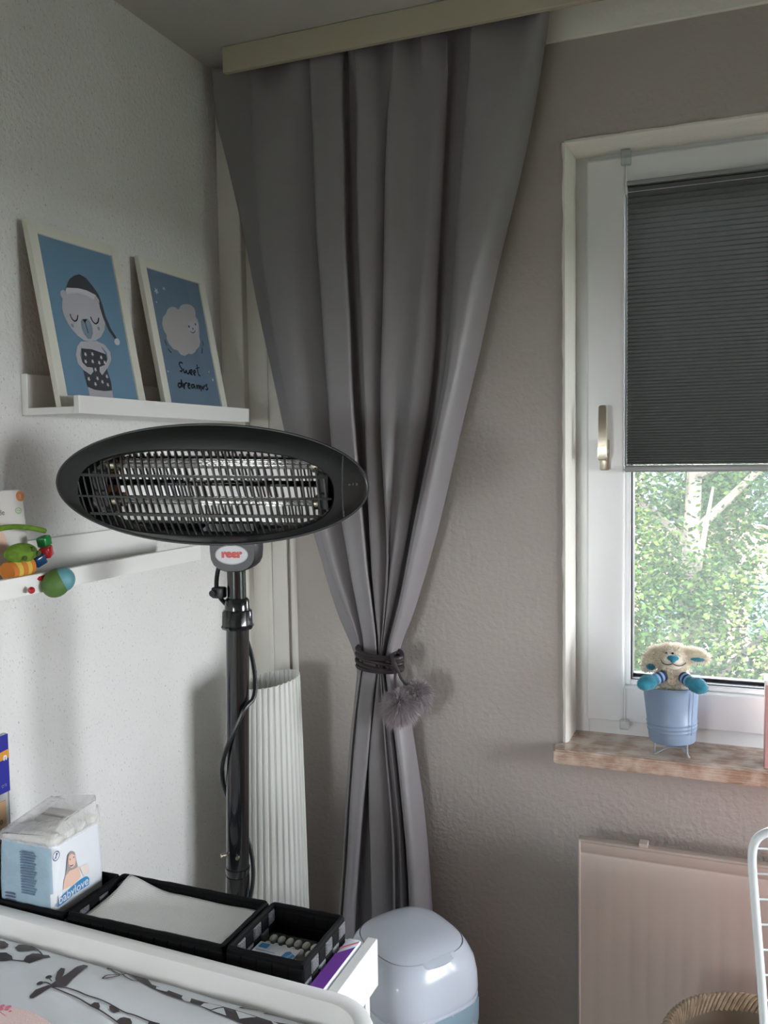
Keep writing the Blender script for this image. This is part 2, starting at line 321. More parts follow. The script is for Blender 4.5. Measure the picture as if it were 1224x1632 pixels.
ART = {
 'corners1': [(21.6,298.6),(215.2,297.2),(20.3,18.3),(216.4,26.3)],
 'head': [(52.1,175.5),(56.4,189.5),(65.3,202.0),(82.4,212.7),(107.0,219.8),(130.6,220.8),(150.0,204.0),(159.2,186.5),(162.9,168.1),(156.3,150.7),(141.3,134.8),(125.5,127.1),(110.9,123.4),(94.3,123.6),(79.7,129.8),(67.9,139.7),(59.4,149.8),(53.3,162.3)],
 'earL': [(53.9,200.2),(57.0,206.3),(63.5,209.6),(68.9,207.6),(68.3,200.3),(62.2,193.7),(56.8,193.5)],
 'earR': [(139.6,203.6),(142.1,210.3),(149.3,214.0),(156.6,212.9),(157.3,205.2),(151.5,196.7),(144.1,194.9)],
 'hat': [(73.3,214.6),(79.1,224.6),(86.0,232.6),(99.5,240.7),(114.0,246.2),(129.8,242.8),(143.7,231.2),(157.1,217.0),(162.6,198.9),(165.6,178.0),(175.0,154.2),(187.0,138.9),(181.2,135.1),(166.9,150.8),(158.0,172.2),(153.9,192.8),(156.2,205.0),(149.1,213.3),(126.4,217.8),(103.3,218.5)],
 'band': [(69.1,208.3),(73.3,214.6),(103.4,218.8),(126.6,218.5),(149.2,213.8),(140.3,203.7),(124.0,208.8),(101.0,209.7),(70.2,202.9)],
 'pom': [(177.8,131.8),(182.9,137.2),(190.5,138.1),(194.4,132.5),(190.7,126.1),(182.9,124.3),(178.2,127.1)],
 'snout': [(93.6,157.7),(100.0,163.1),(112.3,165.5),(119.5,161.1),(122.5,153.4),(121.3,139.4),(114.2,129.3),(105.2,127.1),(97.2,134.2),(92.9,145.1)],
 'nose': [(99.7,161.9),(112.6,164.1),(104.3,155.7)],
 'mouth': [(105.0,156.9),(106.9,148.0),(108.1,137.8)],
 'eyeL': [(69.6,167.9),(70.4,161.3),(76.2,155.3),(83.2,157.4),(87.1,162.5),(89.3,168.5)],
 'eyeR': [(123.0,170.2),(125.1,163.0),(132.1,157.7),(139.2,160.7),(143.2,165.5),(145.3,171.6)],
 'armL': [(85.4,121.0),(73.1,111.1),(64.5,94.5),(66.1,78.9),(77.9,68.7),(94.0,61.4),(103.3,68.5),(102.8,75.3),(87.9,75.2),(78.3,82.3),(75.4,95.5),(82.4,109.8),(94.4,117.9)],
 'armR': [(125.3,126.4),(148.1,121.5),(160.4,108.6),(158.9,94.2),(145.0,78.9),(125.0,63.3),(120.0,69.8),(122.3,78.1),(137.4,82.9),(149.8,95.8),(149.5,107.5),(139.6,115.9),(123.2,118.7)],
 'chest': [(86.9,120.5),(128.7,126.3),(146.7,103.7),(113.3,107.3),(82.5,107.5)],
 'dress': [(82.6,108.0),(110.4,109.3),(146.7,103.7),(147.1,86.1),(141.9,73.9),(146.7,53.2),(144.8,36.6),(123.9,34.2),(96.8,34.9),(79.8,39.5),(78.1,57.5),(77.5,73.2),(78.5,89.1)],
 'dots': [(90.1,98.1),(109.0,100.4),(131.4,96.4),(87.2,84.9),(105.9,86.6),(123.4,85.9),(138.7,87.7),(109.5,72.4),(86.9,53.6),(110.5,56.4),(137.5,61.9),(102.1,45.5),(122.3,50.8),(136.0,46.6)],
 'legs': [(81.5,39.6),(96.8,34.9),(123.9,34.2),(145.6,36.7),(143.8,15.5),(80.7,12.5)],
 'cheeks': [(70.2,147.1),(139.4,150.5)],
 'corners2': [(29.8,295.5),(218.2,294.4),(31.5,23.1),(219.5,23.1)],
 'cloud': [(117.8,226.5),(122.9,225.7),(131.1,234.4),(143.8,240.0),(159.6,243.0),(174.4,242.4),(184.0,236.9),(185.8,228.3),(182.0,219.0),(188.6,213.3),(190.1,202.5),(187.6,188.9),(182.3,175.1),(183.4,164.3),(175.7,152.5),(161.6,144.4),(155.8,138.4),(140.6,131.9),(128.6,132.4),(113.0,126.0),(98.9,127.0),(90.8,135.0),(75.5,136.5),(63.0,146.6),(58.2,156.4),(61.6,164.0),(53.9,172.4),(52.2,185.6),(59.0,199.9),(72.0,208.9),(82.6,220.9),(96.9,227.8),(109.7,229.1)],
 'face': [(146.7,196.8),(158.9,206.0),(175.1,209.3),(186.4,206.4),(185.8,195.3),(176.1,183.1),(164.4,176.3),(151.8,178.0),(145.0,185.8)],
 'eyes2': [(149.1,192.8),(176.2,201.1),(163.0,189.6)],
 'mouth2': [(150.6,182.6),(157.2,179.8),(166.2,181.9),(171.6,187.0)],
 'm1': [(50.8,153.5),(52.0,147.5),(54.6,141.6)],
 'm2': [(57.2,135.7),(60.5,130.8),(66.5,127.9)],
 'm3': [(191.0,166.2),(193.1,160.9),(192.9,155.4)],
 'm4': [(185.3,151.3),(183.9,144.5),(180.7,137.2)],
 'stars': [(53.5,253.7),(81.9,263.6),(47.0,230.0),(42.2,87.0),(194.7,98.2),(204.9,81.2)],
 't0': [(100.2,108.5),(92.1,111.0),(85.2,106.2),(88.7,100.2),(94.3,95.4),(88.9,89.7),(84.5,92.5)],
 't1': [(98.6,97.9),(97.7,89.4),(102.9,88.7),(109.1,96.6),(108.2,88.1),(115.3,87.6),(121.8,96.6)],
 't2': [(121.6,90.2),(129.9,93.0),(129.8,98.3),(122.6,95.6),(120.2,88.0),(128.8,87.1)],
 't3': [(132.6,90.0),(140.9,92.4),(142.0,98.3),(134.4,95.5),(132.7,87.9),(139.8,86.7)],
 't4': [(152.6,111.0),(151.0,97.9),(150.8,88.2),(157.9,86.6)],
 't5': [(144.5,101.3),(160.2,105.2)],
 't6': [(80.4,63.0),(72.6,66.2),(67.2,60.0),(70.9,55.0),(80.5,59.8),(83.7,78.8),(82.6,56.4)],
 't7': [(88.7,66.6),(87.3,50.8),(91.0,62.6),(98.1,67.9),(103.1,66.6)],
 't8': [(103.2,61.3),(111.3,64.0),(110.9,68.2),(104.6,65.6),(102.9,57.1),(110.8,56.5)],
 't9': [(128.3,65.1),(120.5,66.0),(114.8,59.9),(120.1,57.1),(128.8,64.5),(128.5,56.5)],
 't10': [(135.9,65.6),(135.6,55.5),(138.5,64.2),(144.4,66.1),(144.1,56.0),(147.5,64.2),(152.1,65.6),(149.6,52.0)],
 't11': [(156.7,65.4),(156.3,56.1),(163.9,64.2),(168.6,66.6)],
 't12': [(178.3,69.0),(169.9,67.2),(177.0,62.8),(177.4,58.0),(168.4,57.9)],
 'g_out1': [(101.8,339.4),(113.4,346.0),(141.9,338.1),(172.7,327.2),(199.3,315.4),(214.5,305.0)],
 'g_out2': [(170.4,270.8),(177.8,280.4),(197.2,286.3),(208.9,285.8),(225.9,306.3)],
 'b1': [(123.4,317.9),(130.5,319.6),(143.2,314.1),(150.4,305.9),(151.3,298.6),(146.2,295.0)],
 'b2': [(159.5,310.2),(155.5,320.9),(162.7,327.0),(178.9,325.1),(190.9,317.4),(184.1,309.0),(172.7,303.1)],
 'b3': [(128.8,342.4),(140.2,339.8),(151.0,334.7),(147.1,326.6),(138.5,327.0),(132.1,334.5)],
 'b4': [(153.3,287.9),(160.8,291.9),(174.1,289.3),(182.9,282.3),(177.5,275.0),(170.4,270.8)],
 'b5': [(197.4,285.6),(192.7,297.0),(196.3,305.0),(205.6,307.2),(213.8,307.3),(220.0,311.2),(227.5,306.9),(219.9,294.7),(210.6,284.0)],
 'b6': [(243.8,323.3),(241.2,329.5),(245.6,332.4),(249.4,329.6),(249.4,323.3)],
 's1': [(282.8,309.8),(290.7,309.9),(293.5,301.8),(294.6,289.6),(294.6,274.3),(298.1,257.0),(280.0,246.6),(277.0,252.9),(276.9,260.3),(277.7,272.7),(278.5,283.7),(279.0,301.6)],
 's2': [(260.3,290.7),(266.7,291.1),(273.5,281.9),(279.7,268.9),(276.6,262.0),(272.4,266.1),(263.2,280.0)],
 's3': [(272.0,220.3),(267.7,224.0),(265.0,237.4),(274.3,250.0),(279.5,253.0),(281.3,245.3),(278.3,231.5),(275.8,221.7)],
 'h1': [(262.6,264.4),(272.9,258.8)],
 'h2': [(260.8,249.9),(264.6,255.0),(277.5,252.3)],
 'n1': [(282.2,250.0),(298.3,255.2),(319.8,254.1),(338.3,250.2),(359.2,249.1),(381.9,245.4),(406.2,239.2),(422.1,240.1),(446.4,236.0),(462.8,235.6)],
 'n2': [(283.9,248.1),(306.7,245.7),(329.1,243.3),(349.6,236.9),(374.4,230.7),(406.2,221.0),(424.9,215.2)],
 'p1': [(355.7,234.0),(357.9,241.7),(363.9,242.9),(370.0,237.6),(375.4,229.4)],
 'p2': [(380.2,243.1),(386.7,245.5),(400.5,238.8),(395.6,232.9),(387.0,235.4)],
 'p3': [(409.0,220.5),(409.0,228.0),(412.2,231.5),(420.9,232.4),(427.6,227.4),(433.1,218.2),(423.1,214.5)],
 'p4': [(446.4,235.3),(468.3,234.5),(473.7,230.1),(452.0,225.2)],
 'e3': [(332.2,288.2),(331.8,301.5),(346.4,310.7),(343.9,300.9),(338.9,292.6),(332.2,288.2)],
 'hd3': [(371.7,302.8),(351.8,308.8),(344.4,315.0),(355.2,324.5)],
 'hd3b': [(371.7,302.8),(383.0,306.3),(386.6,323.6)],
 'hn1': [(320.4,318.8),(337.0,311.2),(348.4,311.5)],
 'hn2': [(327.0,326.1),(347.3,313.0)],
 'hn3': [(344.8,327.8),(347.8,314.0)],
 'eye3': [(363.4,317.8)],
 'horn': [(319.5,319.3),(261.8,265.3),(260.3,250.4)],
 'n3': [(339,331),(356,331),(380,320),(401,304),(420,302),(452,298),(488,295),(522,295),(566,293),(588,292),(617,296),(634,299),(652,298),(618,266),(556,270),(514,278),(489,285),(465,288),(435,290),(408,295),(383,304),(342,321)],
 'w1': [(410.4,301.0),(419.8,302.3),(430.3,300.0),(430.4,295.7),(420.8,294.8),(413.5,295.6)],
 'w2': [(454.3,296.8),(462.8,299.1),(468.5,295.7),(472.1,287.4),(464.0,286.9),(456.6,291.3)],
 'w3': [(489.8,284.9),(490.6,291.4),(497.4,293.9),(517.4,293.1),(512.7,287.3),(507.0,281.1)],
 'w4': [(508.7,279.7),(519.9,291.1),(533.4,276.1)],
 'w5': [(537.1,292.2),(568.2,290.6),(552.2,276.1)],
 'w6': [(588,292),(595,291),(604,288),(596,285)],
 'l1': [(535.5,303.9),(541.9,311.6),(549.4,315.2),(564.7,314.7),(552.2,308.0),(535.5,303.9)],
 'l2': [(569.8,305.6),(576.1,313.6),(582.8,316.1),(599.0,315.6),(584.0,308.9),(569.8,305.6)],
 'towel': [(232.2,183.1),(252.3,188.8),(282.2,192.1),(311.9,192.6),(351.9,194.4),(377.2,160.4),(289.2,127.6)],
 'k_band': [(12.2,80.9),(16.1,86.1),(18.9,91.8),(27.7,94.8),(47.9,97.8),(63.5,99.7),(75.3,99.7),(80.4,97.7),(84.2,92.9),(83.1,83.1),(47.1,83.6),(26.9,80.8)],
 'k_hood': [(37.7,142.2),(40.2,150.1),(48.4,152.8),(54.5,147.5),(57.0,133.6),(59.6,123.4),(48.7,111.9),(32.7,117.5)],
 'k_face': [(39.6,139.5),(40.5,147.2),(46.9,148.9),(54.2,143.1),(55.5,134.3),(53.4,128.0),(46.9,126.3),(41.6,130.5)],
 'k_body': [(32.0,119.6),(41.8,124.2),(51.8,122.3),(62.1,122.3),(65.0,104.4),(53.1,99.0),(37.9,99.8),(26.8,101.4),(28.7,114.0)],
 'k_smile': [(42.2,132.1),(45.9,129.5),(49.7,130.5)],
 'k_sym': [(14.6,159.1)],
 'k_text': [(22.2,84.9),(79.8,85.6)],
 'k_hands': [(64.5,119.3),(76.3,118.7),(84.2,117.0),(84.6,101.0),(71.4,101.5)],
 'f_t1': [(52.8,155.7),(18.5,161.2),(18.3,121.6),(49.4,115.4)],
 'f_t2': [(50.0,104.7),(17.9,109.3),(18.1,83.6),(49.1,78.9)],
 'f_bar': [(85.3,92.3),(62.7,94.4),(62.3,81.0),(84.9,78.8)],
 'f_corner': [(91.1,171.2),(1.3,181.3),(84.2,71.7),(10.8,77.9)],
}

# ------------------------------------------------------------------ the room
CZ = 2.43          # ceiling
RX, RY = 3.10, -3.30
WX0, WX1, WZ0, WZ1 = .797, 2.90, .937, 2.168      # window opening
b = B(); box(b, -.12, 0, RY-.12, .24, -.1, CZ+.1); struct('wall_left', b, M_wall_l)
b = B()
for x0, x1, z0, z1 in ((0, WX0, 0, CZ), (WX1, RX, 0, CZ), (WX0, WX1, 0, WZ0-.03), (WX0, WX1, WZ1, CZ)): box(b, x0, x1, 0, .24, z0, z1)
struct('wall_back', b, M_wall_w)
# right wall, opened for a side window added for its light
b = B()
for y0, y1, z0, z1 in ((RY, -1.15, 0, CZ), (-.18, 0, 0, CZ), (-1.15, -.18, 0, .7), (-1.15, -.18, 1.82, CZ)): box(b, RX, RX+.12, y0, y1, z0, z1)
struct('wall_right', b, M_wall_plain)
b = B()
for x0, x1, z0, z1 in ((0, .04, 0, CZ), (.50, RX+.12, 0, CZ), (.04, .50, 0, .9), (.04, .50, 1.6, CZ)): box(b, x0, x1, RY-.12, RY, z0, z1)  # opening for the added rear window
struct('wall_front', b, M_wall_light)
b = B(); box(b, -.12, RX+.12, RY-.12, .24, -.1, 0); struct('floor', b, M_floor)
b = B(); box(b, -.12, RX+.12, RY-.12, .24, CZ, CZ+.1); struct('ceiling', b, M_ceiling)
# corner duct, pipe casing and bead in the corner, smooth painted band under the ceiling
b = B(); box(b, 0, .060, -.032, 0, .0, CZ, bev=.003); struct('trim_1', b, M_trim, org=(0, 0, 0))
b = B()
box(b, .058, .150, -.010, 0, 0, CZ, bev=.002); box(b, .098, .112, -.0135, -.008, 0, CZ, bev=.003)
cyl(b, (.163, -.001, 0), (.163, -.001, CZ), .0075, n=16)
struct('trim_2', b, M_trim, smooth=True)
b = B(); box(b, .06, RX, -.008, 0, 2.367, CZ, bev=.002); struct('trim_3', b, M_reveal)
b = B(); box(b, 0, .012, RY, -.035, 0, .07, bev=.003); struct('baseboard_left', b, M_trim)
b = B(); box(b, .19, RX, -.012, 0, 0, .07, bev=.003); struct('baseboard_back', b, M_trim)
# rough plaster edge round the window opening
b = B()
def rough_strip(bm, a, c_, inward, n=70, w0=.017, seed=1):
    """raised plaster lip along an opening edge, uneven like a spatula left it"""
    a = Vector(a); c_ = Vector(c_); rr = []
    for i in range(n+1):
        p = a.lerp(c_, i/n); j = mnoise.noise(Vector((seed, i*.35, 0)))*.0028 + mnoise.noise(Vector((seed, i*1.3, 5)))*.0016
        rr.append([p-inward*(w0*.35+j)+Vector((0, -.0005, 0)), p-inward*(w0*.2+j*.6)+Vector((0, -.005, 0)), p+inward*.001+Vector((0, -.006+j*.4, 0)), p+inward*.006+Vector((0, .004, 0)), p+inward*.007+Vector((0, .09, 0))])
    R = [[bm.verts.new(p) for p in r] for r in rr]
    for i in range(n):
        for k in range(4): bm.faces.new((R[i][k], R[i][k+1], R[i+1][k+1], R[i+1][k]))
rough_strip(b, (WX0, 0, WZ0), (WX0, 0, WZ1), Vector((1, 0, 0)), seed=1)
rough_strip(b, (WX0, 0, WZ1), (WX1, 0, WZ1), Vector((0, 0, -1)), n=100, seed=2)
rough_strip(b, (WX1, 0, WZ1), (WX1, 0, WZ0), Vector((-1, 0, 0)), seed=3)
bmesh.ops.recalc_face_normals(b, faces=b.faces)
struct('trim_4', b, M_reveal, smooth=True)

# ------------------------------------------------------------------ window
FY = .085   # face of the fixed frame
win = bpy.data.objects.new('window_1', None); C.objects.link(win); win.location = (WX0, .12, WZ0); ORG[win] = Vector((WX0, .12, WZ0)); win['kind'] = 'structure'
win['label'] = 'white plastic two-sash window in a plastered recess'
def rect_frame(bm, x0, x1, z0, z1, w, y0, y1, bev=.003, wb=None, wt=None):
    wb = wb or w; wt = wt or w
    box(bm, x0, x0+w, y0, y1, z0, z1, bev); box(bm, x1-w, x1, y0, y1, z0, z1, bev)
    box(bm, x0+w-.001, x1-w+.001, y0+.0003, y1, z0, z0+wb, bev); box(bm, x0+w-.001, x1-w+.001, y0+.0003, y1, z1-wt, z1, bev)
b = B(); rect_frame(b, WX0-.005, WX1+.005, WZ0-.02, WZ1+.01, .041, FY+.004, .17, wb=.056); struct('window_frame', b, M_pvc, win)
SASH = [(.829, 1.585), (1.595, 2.870)]
for i, (sx0, sx1) in enumerate(SASH):
    b = B(); rect_frame(b, sx0, sx1, .968, 2.150, .078, FY-.012, .16, bev=.004)
    rect_frame(b, sx0+.078, sx1-.078, 1.046, 2.092 if i == 0 else 2.072, .012, FY+.006, .15, bev=.003)
    s = struct('sash', b, M_pvc, win)
    b = B(); rect_frame(b, sx0+.089, sx1-.089, 1.056, 2.07, .004, FY+.010, .14, bev=0); struct('gasket', b, M_gasket, s)
    b = B(); box(b, sx0+.085, sx1-.085, .118, .124, 1.05, 2.08); struct('pane', b, M_glass, s)
    b = B(); box(b, sx0+.091, sx1-.091, .120, .140, 1.0595, 1.066); struct('glazing_spacer', b, M_gasket, s)
hw = bpy.data.objects.new('window_handle', None)
b = B()
box(b, .858, .878, .060, .074, 1.507, 1.572, bev=.003)
cyl(b, (.868, .062, 1.547), (.868, .045, 1.547), .009, n=16)
h = part('window_handle', b, M_chrome, win, smooth=True, label='nickel window handle')
b = B()
loops(b, [[Vector((.868+sx*w, .034+sy*d, z)) for sx, sy in ((-1, -1), (1, -1), (1, 1), (-1, 1))] for z, w, d in ((1.528, .0075, .007), (1.534, .0095, .0095), (1.56, .0092, .008), (1.638, .0080, .006), (1.642, .006, .004))], cap0=True, cap1=True)
bmesh.ops.bevel(b, geom=b.edges[:], offset=.0012, segments=2, affect='EDGES'); part('handle_lever', b, M_chrome, h, smooth=True)
# added side window, unseen, sized for the light it lets in: frame and pane
w2 = bpy.data.objects.new('added_side_window', None); C.objects.link(w2); w2.location = (RX, -.70, .7); ORG[w2] = Vector((RX, -.70, .7)); w2['kind'] = 'structure'
b = B()
for y0, y1, z0, z1 in ((-1.15, -1.10, .7, 1.82), (-.22, -.18, .7, 1.82), (-1.10, -.22, .7, .75), (-1.10, -.22, 1.77, 1.82)): box(b, RX+.03, RX+.09, y0, y1, z0, z1, .003)
struct('window_frame', b, M_pvc, w2)
b = B(); box(b, RX+.058, RX+.063, -1.11, -.21, .74, 1.78); struct('pane', b, M_glass, w2)
w3 = bpy.data.objects.new('added_rear_window', None); C.objects.link(w3); w3.location = (.27, RY, .9); ORG[w3] = Vector((.27, RY, .9)); w3['kind'] = 'structure'  # unseen window, added so the heater's reflector mirrors something bright
b = B(); rect_frame(b, .04, .50, .9, 1.6, .04, RY-.09, RY-.03); struct('window_frame', b, M_pvc, w3)
b = B(); box(b, .07, .47, RY-.063, RY-.058, .93, 1.57); struct('pane', b, M_glass, w3)
# marble sill
b = B()
t = bmesh.new(); pts = [(.800, .10), (.795, .0), (.776, -.018), (.783, -.058), (2.94, -.058), (2.94, .0), (2.90, .0), (2.90, .10)]
lo = [t.verts.new((x, y, .908)) for x, y in pts]; hi = [t.verts.new((x, y, .937)) for x, y in pts]
t.faces.new(lo[::-1]); t.faces.new(hi)
for i in range(len(pts)): t.faces.new((lo[i], lo[(i+1) % len(pts)], hi[(i+1) % len(pts)], hi[i]))
bmesh.ops.recalc_face_normals(t, faces=t.faces)
bmesh.ops.bevel(t, geom=[e for e in t.edges if abs(e.verts[0].co.z-e.verts[1].co.z) < .001], offset=.003, segments=2, affect='EDGES'); join(b, t)
sill = part('window_sill', b, M_stone, smooth=True, org=(.79, 0, .908), angle=30); sill['kind'] = 'structure'; sill['label'] = 'polished brown marble window sill with a bevelled left corner'

# ------------------------------------------------------------------ pleated blind
bl = thing('pleated_blind', 'dark grey pleated blind covering the upper half of the window', 'blind', (1.20, .08, 2.09))
b = B(); z = 2.088; zs = []; k = 0
while z > 1.516:
    zs.append(z); t_ = (2.088-z)/.572; z -= lerp(.0058, .0026, t_**.8)
vs_ = []
for i, z in enumerate(zs):
    y = .064 if i % 2 else .075
    vs_.append([b.verts.new((x, y, z)) for x in (.913, 1.25, 1.512)])
for i in range(len(zs)-1):
    for k in range(2): b.faces.new((vs_[i][k], vs_[i][k+1], vs_[i+1][k+1], vs_[i+1][k]))
part('pleated_fabric', b, M_blind, bl)
b = B(); box(b, .909, 1.514, .060, .080, 1.503, 1.517, .003); part('bottom_rail', b, M_alu, bl, smooth=True)
b = B(); box(b, .911, 1.514, .060, .080, 2.087, 2.096, .002); part('top_rail', b, M_alu, bl)
for z0, z1 in ((2.128, 2.160), (.957, .978)):
    b = B(); box(b, .900, .920, .055, .071, z0, z1, .003); part('tension_clip', b, M_clear, bl, smooth=True, label='clear plastic clip')
for z0, z1 in ((.972, 1.505), (2.094, 2.13)): b = B(); cyl(b, (.9105, .064, z0), (.9105, .064, z1), .0009, n=6); part('tension_cord', b, M_cord, bl)

# ------------------------------------------------------------------ pelmet and curtain
b = B(); box(b, .085, RX-.1, -.132, -.118, 2.375, 2.4295, .002)
pel = part('curtain_pelmet', b, M_pelmet, org=(.085, -.125, 2.375)); tag(pel, 'long cream board under the ceiling hiding the curtain track', 'pelmet')
ZT = [2.41, 2.3, 2.2, 2.1, 2.0, 1.9, 1.8, 1.7, 1.6, 1.5, 1.4, 1.3, 1.25, 1.2, 1.15, 1.12, 1.09, 1.05, 1.0, .9, .8, .7, .6, .5, .03]
CT = {
'L': [0.031,0.031,0.055,0.077,0.098,0.118,0.139,0.16,0.181,0.21,0.24,0.27,0.287,0.306,0.33,0.345, 0.355,0.351,0.342,0.331,0.324,0.317,0.308,0.301,.27],
'E1': [0.143,0.143,0.144,0.146,0.154,0.168,0.184,0.203,0.225,0.249,0.274,0.305,0.323,0.342,0.362,0.37, 0.366,0.361,0.354,0.343,0.336,0.327,0.319,0.311,.285],
'E2': [0.284,0.285,0.287,0.289,0.292,0.298,0.304,0.31,0.316,0.324,0.338,0.354,0.361,0.368,0.376,0.379, 0.376,0.371,0.364,0.355,0.347,0.339,0.33,0.323,.30],
'F2': [0.358,0.357,0.357,0.357,0.357,0.36,0.364,0.367,0.371,0.378,0.386,0.393,0.398,0.403,0.408,0.41, 0.409,0.404,0.397,0.387,0.377,0.367,0.357,0.351,.335],
'E3': [0.386,0.385,0.384,0.384,0.384,0.386,0.389,0.391,0.394,0.396,0.398,0.4,0.403,0.407,0.411,0.413, 0.410,0.406,0.400,0.388,0.386,0.388,0.39,0.391,.39],
'E4': [0.465,0.46,0.453,0.448,0.445,0.441,0.436,0.432,0.43,0.433,0.438,0.438,0.432,0.425,0.418,0.415, 0.414,0.417,0.421,0.429,0.438,0.442,0.443,0.443,.45],
'dip': [0.52,0.517,0.511,0.503,0.493,0.485,0.477,0.47,0.462,0.454,0.444,0.436,0.431,0.425,0.420,0.417, 0.415,0.419,0.425,0.435,0.445,0.45,0.452,0.452,.46],
'S': [0.564,0.561,0.554,0.546,0.539,0.528,0.516,0.505,0.492,0.478,0.463,0.446,0.439,0.432,0.424,0.419, 0.417,0.423,0.43,0.442,0.452,0.459,0.462,0.463,.475],
'F4': [0.588,0.583,0.576,0.568,0.562,0.556,0.55,0.542,0.527,0.508,0.488,0.467,0.455,0.442,0.428,0.421, 0.419,0.425,0.434,0.447,0.457,0.465,0.471,0.473,.49],
'E5': [0.631,0.627,0.619,0.608,0.601,0.594,0.585,0.572,0.549,0.525,0.501,0.48,0.468,0.454,0.436,0.430, 0.426,0.432,0.441,0.456,0.467,0.475,0.481,0.484,.505],
'R': [0.775,0.758,0.741,0.717,0.69,0.664,0.64,0.615,0.588,0.564,0.539,0.51,0.495,0.481,0.458,0.447, 0.446,0.454,0.467,0.481,0.492,0.501,0.508,0.513,.54]}
ZA = [-z for z in ZT]
def cx_(k, z): return sum(interp(ZA, CT[k], -(z+dz)) for dz in (-.03, -.015, 0, .015, .03))/5
def amp(z):   # how deep the folds are at this height
    return interp([-2.41, -2.36, -2.25, -1.6, -1.3, -1.16, -1.09, -1.0, -.8, -.03], [.10, .55, .9, 1.0, .85, .5, .45, .6, .9, 1.2], -z)
def row(z):
    g = lambda k: cx_(k, z); A = amp(z); yb = -.082; out = []
    def P(x, d): out.append((x, yb-d*A))      # d: depth towards the room in metres
    L, E1, E2, F2, E3, E4, dp, S, F4, E5, R = [g(k) for k in ('L', 'E1', 'E2', 'F2', 'E3', 'E4', 'dip', 'S', 'F4', 'E5', 'R')]
    P(L+.012, -.022); P(L, -.020); P(L+.004, -.012); P(lerp(L, E1, .5), -.006); P(lerp(L, E1, .94), .004); P(E1, .026); P(E1+.006, .030)
    P(lerp(E1, E2, .35), .030); P(lerp(E1, E2, .6), .020); P(lerp(E1, E2, .85), .004); P(E2+.006*A, -.014); P(E2+.010*A, -.010); P(E2, .020); P(E2+.003, .036); P(E2+.010*A, .039)
    P(lerp(E2, F2, .6), .036); P(F2-.004, .034); P(F2, .028); P(F2-.004*A, .004); P(F2-.002, -.016); P(lerp(F2, E3, .6), -.018); P(E3+.002, -.010); P(E3-.001, .014); P(E3+.002, .025); P(E3+.008*A, .027)
    P(lerp(E3, E4, .6), .022); P(lerp(E3, E4, .85), .010); P(E4+.006*A, -.010); P(E4+.004, .008); P(E4, .025); P(E4+.006*A, .030)
    P(lerp(E4, dp, .5), .026); P(dp, .014); P(lerp(dp, S, .5), .017); P(S, .025); P(lerp(S, F4, .5), .022); P(F4-.001, .012); P(F4-.006*A, -.008); P(F4, -.022)
    P(lerp(F4, E5, .6), -.022); P(E5+.002, -.012); P(E5-.002, .012); P(E5+.001, .030); P(E5+.010*A, .037)
    P(lerp(E5, R, .30), .039); P(lerp(E5, R, .55), .036); P(lerp(E5, R, .72), .026); P(lerp(E5, R, .85), .010); P(lerp(E5, R, .94), -.010); P(R, -.030); P(R-.002, -.045)
    return out
def catmull(pts, k):
    out = []
    for i in range(len(pts)-1):
        p0, p1, p2, p3 = pts[max(i-1, 0)], pts[i], pts[i+1], pts[min(i+2, len(pts)-1)]
        for j in range(k):
            t = j/k; q = []
            for c in (0, 1):
                m1 = (p2[c]-p0[c])*.38; m2 = (p3[c]-p1[c])*.38
                q.append((2*t**3-3*t**2+1)*p1[c]+(t**3-2*t**2+t)*m1+(-2*t**3+3*t**2)*p2[c]+(t**3-t**2)*m2)
            out.append(tuple(q))
    return out+[pts[-1]]
cur = thing('curtain', 'long grey curtain gathered to a narrow waist by a dark cord', 'curtain', (.41, -.09, .03))
b = B(); NR = 150; G = []
for i in range(NR+1):
    z = lerp(2.412, .03, i/NR); c_ = catmull(row(z), 3); n = len(c_); rr = []
    for j, (x, y) in enumerate(c_):
        s = j/(n-1); gather = max(0, (z-2.20)/.21)**1.6
        x2 = x+gather*.008*math.sin(s*63+2*math.sin(s*17)+z*4); y2 = y+gather*.017*math.sin(s*78+1.3+3*math.sin(s*11))*(1 if s > .12 else .4)
        x2 += .0016*mnoise.noise(Vector((s*9, z*5, 1))); y2 += .0024*mnoise.noise(Vector((s*12, z*4, 7)))
        y2 = max(-.112, y2) if z > 2.37 else y2
        rr.append(b.verts.new((x2, min(y2, -.036), z)))
    G.append(rr)
for i in range(NR):
    for j in range(len(G[0])-1): b.faces.new((G[i][j], G[i+1][j], G[i+1][j+1], G[i][j+1]))
bmesh.ops.recalc_face_normals(b, faces=b.faces)
cl = part('curtain_cloth', b, M_curtain, cur, smooth=True, angle=75)
so = cl.modifiers.new('cloth thickness', 'SOLIDIFY'); so.thickness = .0012; so.offset = 0
b = B(); box(b, .092, .80, -.10, -.045, 2.409, 2.4285, .002); part('curtain_track', b, M_white, cur)
# tieback: cord wound round the waist, knot, two fur balls
tb = thing('curtain_tieback', 'dark brown cord tieback with two grey fur pompoms around the curtain', 'tieback', (.405, -.10, 1.10))
b = B()
for k, z in enumerate((1.126, 1.117, 1.108, 1.099, 1.091)):
    pts = []
    for a in range(28):
        t_ = 2*PI*a/28; pts.append((.4165+(.0505+.0012*(k % 2))*math.cos(t_), -.099+.036*math.sin(t_), z+.0035*math.sin(t_*1+k*1.9)-.006*math.cos(t_)))
    tube(b, pts, .0043, n=8, closed=True)
part('cord', b, M_rope, tb, smooth=True)
b = B()
for k in range(4): tube(b, [(.466+.011*math.cos(2*PI*a/16), -.122+.013*math.sin(2*PI*a/16), 1.124-.0085*k+.003*math.sin(2*PI*a/16+k)) for a in range(16)], .0045, n=8, closed=True)
tube(b, [(.458, -.132, 1.128), (.466, -.140, 1.112), (.472, -.134, 1.094)], .0045, n=8, smoothpath=1)
